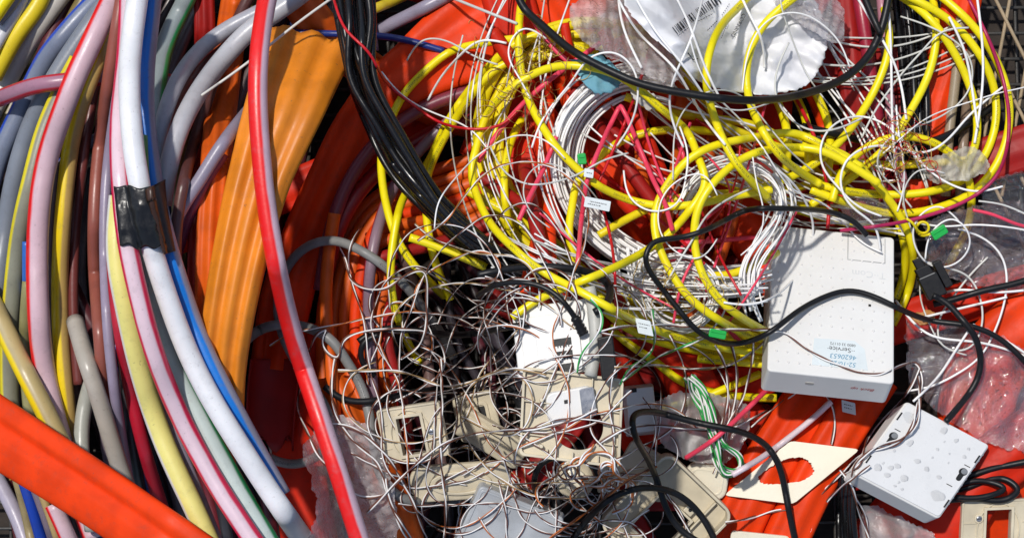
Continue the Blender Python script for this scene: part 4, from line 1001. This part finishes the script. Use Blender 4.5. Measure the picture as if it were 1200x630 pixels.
# plate with the ragged hole
f = Fr((926, 516), (1008, 526), (848, 580), (0, 12, -4), 7); e = add('cover_plate', 'ivory flat plate with a ragged oval hole over the red duct', 'cover plate', f)
o = resamp(rrect(0, f.L1, 0, f.L2, 5, 6), 90); angs = [math.atan2(y - f.L2 / 2, x - f.L1 / 2) for x, y in o]
rj = random.Random(5); hole = []
fx, fy = .44 * f.L1, .50 * f.L2
for a in angs:
    r = 27 + rj.uniform(-1.1, 1.1) + 2.5 * math.sin(3 * a + 1); hole.append((fx + r * 1.0 * math.cos(a), fy + r * .92 * math.sin(a)))
MB().ring(o, hole, -6, 0).build('plate', f, m_crw, e, 1.3, 3)
f = Fr((857, 621), (926, 628), (850, 690), (0, 0, -4), 6); e = add('cover_plate', 'pale plate edge peeking in at the bottom under the ragged plate', 'cover plate', f)
MB().prism(rrect(0, f.L1, 0, f.L2, 5), -6, 0).build('plate', f, m_crw, e, 1.3, 3)

# clear bag with a label, under the small white box
sheet('plastic_film', 'milky plastic pouch under the lower edge of the small white box', 'plastic film', '1006 590 1040 596 1100 626 1110 660 1000 660', f_milk, amp=10, lam=30, seed=22, solid=0)
for i in range(5):
    tube('cable', 'black cable in the short bundle hanging at the bottom left of the small white box', 'cable', np.array([(985 + i * 4, 556), (982 + i * 4.5, 590), (984 + i * 5, 660)]) + rng.normal(0, 1, (3, 2)), 3.6, m_blacks, w=16, group='black cables at the bottom')

# flat cream frame at bottom right
cover_plate('cover_plate', 'cream frame plate with a rectangular window in the bottom right corner', (1128, 587), (1222, 583), (1124, 680), (0, 0, 0), 14, (30, 60, 12, 62), m_cre, r=4, screw=(21, 22))
tube('cable', 'black cable folded in loops just right of the small white box', 'cable', '1215 538 1175 546 1140 556 1104 574 1128 572 1158 562 1180 562 1192 574 1180 584 1150 584 1110 586', 3.8, m_black, w=18)
tube('cable', 'short black loop nested inside the folded black cable', 'cable', '1100 580 1130 566 1158 564 1176 572 1160 580 1120 582', 3.4, m_black, w=18)

# top yellow loops
Y('great yellow cable falling from the top edge through the blue tissue side to the loops', '614 -16 608 32 609 70 618 113 634 146 656 177 680 201 702 218 729 231 764 240 800 241 850 232 905 222')
Y('great yellow arch over the blue tissue sweeping back to the lower left', '600 372 627 353 680 330 733 307 780 277 813 240 826 214 818 184 806 156 778 130 753 108 724 89 691 79 653 78 621 89 594 108 570 136 559 170 553 200 560 232 575 262 599 288 630 314 683 343 740 374 830 404 880 412')
Y('larger left yellow loop standing before the red ducts', '1010 196 963 170 933 157 890 160 847 168 808 186 785 212 770 240 768 272 780 307 803 343 840 373 883 394 930 404')
Y('smaller inner yellow loop beside the coil of fibres', '1030 215 997 194 963 177 924 173 881 181 843 207 820 240 814 284 828 330 857 363 905 392')
Y('yellow cable curving over the bag near the barcode', '886 -14 868 6 847 28 832 60 828 97 838 140 860 187 900 232')
Y('yellow cable curving over the right part of the bag', '946 -14 925 2 900 24 883 50 875 83 880 123 893 152 918 186 962 216')
tube('tube', 'long rosy tube bent sharply to a peak below the white tissue', 'tube', '677 310 681 260 687 215 697 187 712 153 727 123 735 138 748 170 765 210 780 240 788 270', 2.9, m_pink, w=18, kink=True)
gw = 'loose white fibres lying on top'
for (bxx, n, L0, L1_, cur, lab, gg) in (((700, 210, 70, 90), 5, 120, 300, .012, 'loose white fibre strand lying over the crescent and its red ducts', 'loose fibres over the crescent'),
                                   ((590, 130, 45, 90), 5, 80, 180, .012, 'loose white fibre strand curling on the yellow arc', 'loose fibres on the yellow arc'),
                                   ((850, 240, 90, 90), 6, 120, 320, .012, 'loose white fibre strand lying over the two large yellow loops', 'loose fibres over the loops'),
                                   ((1090, 270, 80, 70), 10, 180, 420, .018, 'loose white fibre strand looping right of the large box', 'loose fibres right of the box'),
                                   ((1010, 110, 60, 80), 7, 120, 260, .010, 'loose white fibre strand between the bag and the great yellow arcs', 'loose fibres right of the bag')):
    for i in range(n):
        a = rng.uniform(0, 2 * PI); rr = math.sqrt(rng.uniform(0, 1)); L0 += 6
        Q = walk(bxx[0] + bxx[2] * rr * math.cos(a), bxx[1] + bxx[3] * rr * math.sin(a), rng.uniform(0, 6.3), rng.uniform(L0, L1_), cur, 3.5, bxx, .004)
        tube('fibre', lab, 'optical fibre', Q[::9], rng.uniform(.9, 1.5), m_wht if i % 3 else m_wht2, w=30, sides=6, group=gg, step=3.5)

# large white box
f = Fr((905, 263), (1048, 278), (899, 434), (-20, -20, 84), 50, q=88); bx = add('white_box', 'large white plastic box with a service sticker and raised dots', 'box', f)
L1, L2 = f.L1, f.L2
MB().prism(rrect(0, L1, 0, L2, 5), -50, 0).build('housing', f, m_box, bx, 2.2, 4)
mb = MB()
for i in range(11):
    for j in range(14):
        x = 10 + i * (L1 - 18) / 10.5 + (j % 2) * 2; y = 12 + j * (L2 - 18) / 13.6
        if 60 < x < 118 and 140 < y < 176 or 95 < x < 140 and 48 < y < 62: continue
        mb.cyl(x, y, 1.9, -.2, 1.1, n=10, top=.45)
mb.build('raised_dots', f, m_box, bx, 0)
mb = MB(); mb.box(92, 93, 3, 38, -.1, .5); mb.box(92, 138, 38, 39, -.1, .5); mb.box(137, 138, 3, 38, -.1, .5)
mb.build('panel_outline', f, M('seam', (.42, .43, .42), .5), bx, 0)
text('embossed_text', 'T··Com', f, 118, 56, 13, M('emboss', (.70, .71, .70), .4), bx, PI, z=.15)
st = MB().prism([(54, 152), (102, 150), (114, 160), (118, 188), (52, 188)], .1, .5).build('sticker', f, m_pap, bx, 0)
text('printed_text', '0800 33 01172', f, 88, 156.5, 5.0, m_ink, st, PI, z=.65)
text('printed_text', '··Service·', f, 86, 163.5, 9, m_ink, st, PI, z=.65, bold=.004)
text('handwriting', '4620653', f, 89, 173, 9.0, m_bink, st, PI, z=.7, shear=.2)
text('handwriting', '52-10/22', f, 89, 182.5, 8.6, m_bink, st, PI, z=.7, shear=.2)
MB().box(118, 121, 98, 101, .1, .6).build('pinhole', f, m_dark, bx, 0)
# handwriting on the end face
class SideFr:
    def __init__(s, f): s.f = f
    def w(s, L):
        L = np.asarray(L, float); return s.f.w(np.stack([L[:, 0], s.f.L2 + .15 + L[:, 2], -L[:, 1]], 1))
text('handwriting', 'Back up', SideFr(f), 116, 20, 8, m_rink, bx, PI, z=.2, shear=.3, squash=1.1)
MB().box(48, 58, L2, L2 + .5, -22, -17).build('scuff', f, M('scuff', (.5, .47, .42), .6), bx, 0)
F1 = f

# small white wall box, wet
f_water = film('water', tint=(.93, .94, .96), haze=.0, gl=.8, rough=.06, scale=10, drops=0, strength=.02)
f = Fr((1063, 469), (1161, 521), (1001, 555), (0, -14, 48), 36, q=92); sb = add('white_box', 'smaller wet white box with two keyhole slots at lower right', 'box', f)
L1, L2 = f.L1, f.L2
MB().prism(rrect(0, L1, 0, L2, 5), -36, -1.5).build('housing', f, m_box, sb, 2, 4)
MB().prism(rrect(2, L1 - 2, 2, L2 - 2, 4), -1.4, .4).build('back_panel', f, m_wet, sb, .7)
for (x, y) in ((L1 * .10, L2 * .46), (L1 * .92, L2 * .45)):
    mb = MB(); mb.cyl(x, y - 4, 5.4, .5, .9, n=20); mb.prism(rrect(x - 3.2, x + 3.2, y - 4, y + 10, 3), .5, .85)
    k_ = mb.build('keyhole_slot', f, m_dark, sb, 0)
    MB().cyl(x + 1, y - 5, 4.0, .95, 1.1, n=16).build('slot_edge', f, M('slotgrey', (.25, .26, .27), .4), k_, 0)
for (x, y) in ((L1 * .10, L2 * .46 - 14), (L1 * .92, L2 * .45 - 14), (L1 * .88, L2 * .45 + 20)): MB().box(x - 4, x + 4, y, y + 1, .5, .8).build('tick_mark', f, m_dark, sb, 0)
for (x, y) in ((L1 - 4, 26), (L1 - 4, L2 - 22), (3.5, 24), (3.5, L2 - 26)): MB().box(x - 1, x + 1, y - 6, y + 6, .5, .9).build('side_clip', f, m_dark, sb, 0)
rs = random.Random(11); mb = MB(); done = []
for k in range(36):
    x, y, r = rs.uniform(16, L1 - 18), rs.uniform(10, L2 - 10), rs.choice([1.6, 2, 2.6, 3.4, 5, 7.5])
    if any(math.hypot(x - a, y - b) < r + c + 1 for a, b, c in done): continue
    done.append((x, y, r)); n = 18; ph = rs.uniform(0, 6); el_ = rs.uniform(.75, 1.3)
    rings = []
    for t, h in ((1, .42), (.93, 1.0), (.78, 1.45), (.5, 1.8), (.2, 1.95)):
        rings.append([(x + r * t * el_ * math.cos(2 * PI * i / n) * (1 + .14 * math.sin(2 * PI * i / n * 2 + ph)), y + r * t * math.sin(2 * PI * i / n) * (1 + .14 * math.cos(2 * PI * i / n * 3 + ph)), .4 + (h - .42) * min(.25, .08 + r * .025)) for i in range(n)])
    v = [p for q in rings for p in q]; fc = [(a * n + i, a * n + (i + 1) % n, (a + 1) * n + (i + 1) % n, (a + 1) * n + i) for a in range(4) for i in range(n)] + [tuple(range(4 * n, 5 * n))]
    mb.add(v, fc)
o = mb.build('water_drops', f, f_water, sb, 0); o.data.polygons.foreach_set('use_smooth', [True] * len(o.data.polygons))
mb = MB()
for j in range(9): mb.cyl(L1 + .5, 14 + j * 10, 2, -20, -6, n=10, top=.6)
mb.build('grip_bumps', f, m_box, sb, .2)
# ------------------------------------------------------------------ brown and white tangle
tangle(10, [(540, 400, 110, 60), (640, 540, 130, 70)], .016, 160, 320, 12)
tangle(38, [(560, 400, 110, 55), (610, 480, 150, 120), (640, 560, 130, 70), (600, 470, 170, 130)], .011, 200, 460, 14)
for i in range(7):
    Q = walk(700 + rng.normal(0, 22), 562 + rng.normal(0, 12), rng.uniform(0, 6.3), rng.uniform(90, 200), .09, 2.5, (700, 562, 40, 22), .05)
    pair('wire', 'tightly curled orange and white wire in the knot left of the open cover', 'wire', Q, 1.0, brk[2], group='curled wires left of the open cover', w=5, step=2.5, period=45)
def PW(label, s, mats=None, r=.95, w=14, period=60):
    return pair('wire', label, 'wire', spline(pts(s), 3.0), r, mats or brk[0], w=w, period=period)
PW('brown and white wire arching from the hook near the grey cable to the tangle', '344 432 362 412 376 388 382 386 378 398 396 418 400 404 430 388 480 386 515 400 520 428 505 448')
PW('brown and white wire looping over the top of the grey arch', '398 290 406 310 410 325 430 338 452 338 470 326 496 318 500 345 500 372 494 400 470 420')
PW('brown and white wire hanging long and loose down across the wet film', '393 420 388 455 396 490 418 520 440 540 452 570 462 600 482 640')
PW('brown and white wire bowing left behind the red striped conduit', '352 450 350 480 362 510 378 540 400 560 420 580 455 578')
PW('brown and white wire crossing from the film to the window plate', '385 495 410 500 440 520 480 580 500 630')
PW('long tan wire sweeping above the window plate', '396 434 430 434 480 438 520 452 570 440 600 432 640 440', brk[4])
PW('white and brown wire dropping left of the window plate', '453 560 458 590 470 610 486 640')
PW('brown and white wire standing upright across the window plate', '516 420 518 470 516 530 522 590 520 640')
PW('brown wire running diagonally under the window plate to the tangle', '430 600 470 560 520 520 580 505 640 500 700 480', brk[0])
PW('brown and white wire lying across the large box below the sticker', '700 388 760 380 820 384 890 386 915 388 945 408 990 430 1030 438 1056 428 1074 426 1080 440 1076 470 1068 500 1050 520 1020 528 990 550 960 580')
PW('pale and brown wire crossing from the plates to the box edge', '720 430 770 428 820 432 870 420 896 400', brk[4])
PW('brown and white wire arching just under the large box', '880 500 905 480 930 462 955 455 972 468 978 492 974 520')
PW('brown and white wire crossing the small white box', '1078 432 1060 464 1036 490 1014 520 1006 545 990 555')
PW('second brown wire curving over the left keyhole of the small white box', '1076 440 1078 470 1072 500 1050 516 1030 522 1012 534 1000 548 1000 575 1012 600 1018 640')
PW('brown and white wire dangling bottom left of the small white box', '985 550 998 570 1004 590 1014 620 1022 645')
PW('brown and white wire slanting from the ragged plate to the bottom', '1020 545 1000 560 975 580 955 610 940 645')
PW('thin brown wire passing below the ragged plate', '850 612 880 606 910 598 930 596')
PW('brown wires rising from the cream plates toward the box', '700 520 740 500 790 500 850 502 900 480')
PW('orange brown wire slanting across the bottom of the tangle', '630 640 670 612 700 590 740 560 770 546', (m_core_o, m_core_b))
for i, s in enumerate(('856 400 864 440 858 480 846 520', '884 394 880 430 868 470 852 500 846 540', '838 404 850 430 852 470 842 510')):
    PW(['leftmost brown wire hanging down over the yellow fan', 'middle brown wire hanging down over the yellow fan', 'third brown wire hanging down over the yellow fan'][i], s)
PW('green and white wire arching beside the wall socket', '692 350 704 366 704 384 690 404 680 420 676 436', (m_core_g, m_core_w))
PW('green and white wire rising through the lower yellow fan', '764 362 766 380 764 410 740 430 726 450', (m_core_g, m_core_w))
PW('green and white wire crossing the yellow fan', '730 446 760 424 800 406 840 390', (m_core_g, m_core_w))
for i in range(9):
    t = rng.normal(0, 3, 8)
    Q = np.array([(812 + t[0], 440 + t[1]), (822 + t[2], 460), (834 + t[3], 490), (848 + t[4], 520), (866 + t[5], 536 + t[6]), (866 + t[5], 548), (852, 552 + t[7]), (842 + t[4], 530), (832 + t[3], 500), (818 + t[2], 460), (808 + t[0], 442)])
    pair('wire', 'green and white wire in the small tied coil on the milky film', 'wire', spline(Q, 3), 1.1, (m_core_g, m_core_w), group='wires of the green and white coil', w=7)

# white straw, pink and red strands on top
tube('tube', 'translucent white tube slanting below the large box to the ragged plate', 'tube', '974 470 950 492 925 512 895 534 858 556', 3.6, cond('straw', (.75, .62, .66)), w=22, hollow=(5, 0))
tube('tube', 'rosy tube slanting from under the box across the milky film', 'tube', '900 455 867 487 833 517 804 536', 3, m_pink, w=18)
tube('wire', 'dark pink wire following the yellow hoop to the right edge of the lattice', 'wire', '985 270 1057 260 1107 246 1147 226 1166 208 1180 172 1177 100 1157 43 1130 -10', 2.2, M('magenta', (.45, .012, .09), .4), w=18)
tube('wire', 'pink wire lying over the dark film at the right edge', 'wire', '1140 246 1165 252 1190 262 1215 268', 2, m_pink, w=18)
tube('wire', 'red wire sagging over the black bundle to the yellow arc', 'wire', '388 -14 395 12 405 34 432 62 452 96 480 120 515 143 550 151 592 143 606 130', 1.7, m_redw, w=14)
tube('wire', 'pale stiff wire slanting over the amber duct', 'wire', '236 112 262 94 300 66 340 34 392 -4', 1.6, m_wht2, w=30)
tube('wire', 'pale stiff wire crossing the red duct at the top centre', 'wire', '516 -8 560 10 606 28', 1.8, m_wht2, w=30)
cd('front most long bright red conduit with a lilac right half', '322 -40 313 0 305 50 302 110 305 170 312 238 324 310 343 390 366 462 392 540 424 640', 11.5, cond('rf', (.60, .42, .50), [(.16, .22, (.76, .012, .012))]), w=60)

for i, s in enumerate(('724 -8 730 30 742 60 752 80', '720 -10 750 40 790 80 820 130 850 170', '742 -8 768 36 800 76 830 120', '790 -8 808 30 826 78 846 120', '866 -10 880 20 892 46 896 80', '1040 -10 1044 60 1046 150 1050 200',
                         '1000 -10 1030 40 1050 80 1062 140', '1144 -10 1150 40 1152 80 1142 168', '1112 20 1130 60 1140 110 1146 150', '1090 350 1120 340 1160 342 1200 340', '1080 372 1130 360 1180 348', '1050 352 1090 392 1140 400 1210 420',
                         '1140 380 1180 400 1216 424', '1070 470 1100 440 1120 410 1140 380')):
    tube('fibre', ['white fibre hanging on the bubble film at the left', 'long white fibre slanting from the bubble film down right', 'white fibre slanting past the barcode side of the bag', 'straight bright white fibre crossing the bag',
                   'white fibre on the bag between the two yellow cables', 'upright white fibre before the black hanging cables', 'white fibre curving down beside the innermost great arc start', 'pale upright fibre in front of the three great arcs',
                   'white fibre along the innermost great arc', 'pale straight stick of fibre on the wet film', 'second pale straight fibre beside the black plug', 'long white fibre below the black plug', 'white fibre at the right edge under the black cable',
                   'straight white fibre rising from the small white box'][i], 'optical fibre', s, 1.6, m_wht, w=18, sides=6)

# fine red and gold threads: fluff nobody could count
VV, FF, UU, MI = [], [], [], []
for k in range(80):
    c = [(1062, 168, 40, 26), (640, 60, 40, 40), (600, 130, 50, 50), (1060, 190, 34, 20), (790, 340, 60, 40)][k % 5]
    Q = walk(c[0] + rng.normal(0, c[2] * .5), c[1] + rng.normal(0, c[3] * .5), rng.uniform(0, 6.3), rng.uniform(30, 90), .1, 2.5, c, .05)
    z = drape(Q, 1, .5, 4, 2.5)
    X = W(Q[:, 0], Q[:, 1], z); V, F, U = sweep(X, .45 * S, .45 * S, circle(4), np.arange(len(Q)))
    b = len(VV); VV += V; FF += [tuple(i + b for i in f) for f in F]; UU += U; MI += [k % 2 if k % 5 in (0, 3) else 1] * len(F)
o = link('thread_fluff', VV, FF, [m_redw, M('gold thread', (.62, .42, .12), .5)], uvs=UU, midx=MI)
tag(o, 'fine red and gold thread fluff spilling from the cut cables', 'threads', kind='stuff')

# black cables on top
BK = lambda label, s, r, w=30, **k: tube('cable', label, 'cable', s, r, m_black, w=w, sides=14, **k)
BK('black cable sweeping from the top across below the white bag', '603 -20 613 8 633 28 667 57 710 81 750 98 800 109 850 116 900 117 950 108 985 94 1014 70 1034 30 1044 -20', 4.8, w=40)
BK('black cable from the right edge ending by the black plug', '1225 320 1190 332 1150 341 1112 352 1094 356', 4)
BK('short black cable slanting beside the top right upright cables', '1008 -16 1020 14 1032 40', 4)
BK('long thin black cable bent round the loops and over the large white box', '1016 276 1003 262 975 249 940 245 900 244 873 247 850 258 820 272 790 279 764 286 757 300 770 330 795 362 820 389 850 402 883 398 905 387 933 366 966 348 994 341 1020 346 1057 363 1090 375 1133 381 1167 394 1215 440', 3.4, w=22)
BK('black cable with a tight bend crossing the open cover and the ragged plate', '938 660 928 615 920 574 913 546 898 522 872 507 833 498 787 487 760 482 743 487 742 502 755 530 769 560 779 590 794 616 830 640', 3.9, w=24)
BK('black cable arching over the open cover to the bottom left', '845 650 817 598 790 577 760 571 727 578 698 598 676 624 660 650', 3.9, w=24)
# plug with its cable
f = Fr((1068, 306), (1084, 299), (1090, 348), (0, 0, 0), 12, q=90)
pl = add('power_plug', 'black angular plug with its cable hanging down to the small white box', 'plug', f)
L1, L2 = f.L1, f.L2
MB().prism([(2, 0), (L1 - 6, 0), (L1 - 5, 14), (2, 14)], -9, -2).build('nozzle', f, m_black, pl, 1)
MB().prism([(-1, 12), (L1 - 1, 12), (L1, 24), (-1, 24)], -11, 0).build('collar', f, m_black, pl, 1)
MB().prism(rrect(-3, L1 + 3, 23, L2 + 4, 2), -12, 2).build('body', f, m_black, pl, 1.4, 3)
MB().prism(rrect(L1 + 4, L1 + 14, 12, L2 - 2, 2), -12, 1).build('latch', f, m_black, pl, 1.2, 3)
MB().box(-1, L1, 23.5, 24.6, 2.05, 2.5).build('seam', f, m_grey, pl, 0)
tube('cable', None, None, '1093 346 1108 354 1124 370 1141 392 1149 420 1145 444 1130 468 1108 494', 3.8, m_black, w=20, sides=14, parent=pl)
o, Q, z = tube('cable', 'black cable with ribbed strain relief plugged into the white wall socket', 'cable', '560 346 578 335 600 331 622 332 647 342 667 362 684 392', 3.2, m_black, w=18, ret=True)
X = W(Q[:, 0], Q[:, 1], z)[-10:]
V, F, U = sweep(X, np.array([4, 5.6, 4.2, 5.6, 4.2, 5.8, 4.4, 6, 4.6, 6]) * S, np.array([4, 5.6, 4.2, 5.6, 4.2, 5.8, 4.4, 6, 4.6, 6]) * S, circle(14), np.arange(10))
link('strain_relief', V, F, m_black, o, uvs=U)

# tags and green clips
def ptag(label, TL, TR, BL, lines, up=6, rot=0):
    f = Fr(TL, TR, BL, (0, 1, 0), 1, q=99); e = add('paper_tag', label, 'tag', f)
    MB().prism(rrect(0, f.L1, 0, f.L2, 1), 0, .7).build('tag_body', f, m_pap, e, .2)
    mb = MB(); rs = random.Random(len(label))
    for (y0, x0, x1) in lines:
        x = x0
        while x < x1: wd = rs.uniform(.6, 2); mb.box(x, x + wd, y0, y0 + 1.1, .75, .85); x += wd + .8
    mb.build('printed_text', f, m_ink, e, 0)
ptag('white paper tag lying on the fibre crescent', (686, 230), (716, 236), (684, 242), [(4, 6, 24), (7, 4, 18)])
ptag('small white tag wrapped on the rosy tube under the green clip', (685, 197), (696, 199), (684, 207), [(4, 3, 8)])
ptag('white tag poking out below the large white box', (986, 468), (1002, 472), (987, 482), [(4, 3, 14), (8, 3, 13)])
ptag('white tag near the yellow fan left of the loops', (744, 372), (762, 376), (748, 390), [(5, 3, 15), (9, 3, 12)])
def clip(label, TL, TR, BL):
    f = Fr(TL, TR, BL, (0, 0, 0), 6, q=95); e = add('green_clip', label, 'clip', f)
    MB().prism(rrect(0, f.L1, 0, f.L2, 2), -6, 0).build('body', f, m_green, e, 1, 3); MB().box(2, f.L1 - 2, f.L2 * .3, f.L2 * .42, .1, 1.2).build('ridge', f, m_green, e, .3)
clip('green clip at the peak side of the fibre crescent', (676, 180), (686, 179), (678, 193))
clip('green clip by the yellow hoop at right of the box', (1090, 272), (1106, 262), (1096, 282))
clip('green clip under the black cable left of the box', (832, 384), (852, 388), (830, 394))
tube('cable', 'small curled yellow offcut right of the large white box', 'cable', '1062 256 1070 262 1078 272 1086 272 1088 264 1080 260 1074 268 1080 276 1090 274', 1.6, m_yel2, w=6, sides=8)

# ------------------------------------------------------------------ light, camera
sc = bpy.context.scene
wd = bpy.data.worlds.new('World'); sc.world = wd; wd.use_nodes = True; nt = wd.node_tree
sky = nt.nodes.new('ShaderNodeTexSky'); sky.sky_type = 'NISHITA'; sky.sun_disc = False
sv = Vector((-.30, .38, 1)).normalized(); el = math.asin(sv.z); az = math.atan2(sv.x, sv.y)
sky.sun_elevation = el; sky.sun_rotation = az
nt.links.new(sky.outputs[0], nt.nodes['Background'].inputs[0]); nt.nodes['Background'].inputs[1].default_value = .105
sl = bpy.data.lights.new('sun', 'SUN'); sl.energy = 3.3; sl.angle = math.radians(2.2); sl.color = (1, .96, .9)
so = bpy.data.objects.new('sun', sl); C.objects.link(so); so.rotation_euler = (-sv).to_track_quat('-Z', 'Y').to_euler(); so.location = sv * 3
cam = bpy.data.cameras.new('camera'); co = bpy.data.objects.new('camera', cam); C.objects.link(co)
co.location = (0, 0, H * S); cam.sensor_width = 36; cam.lens = 36 * H / 1200; cam.clip_end = 60; cam.clip_start = .01
sc.camera = co
sc.view_settings.view_transform = 'Standard'; sc.view_settings.look = 'None'; sc.view_settings.exposure = 0; sc.view_settings.gamma = 1
sc.cycles.use_denoising = True
sc.cycles.transparent_max_bounces = 24
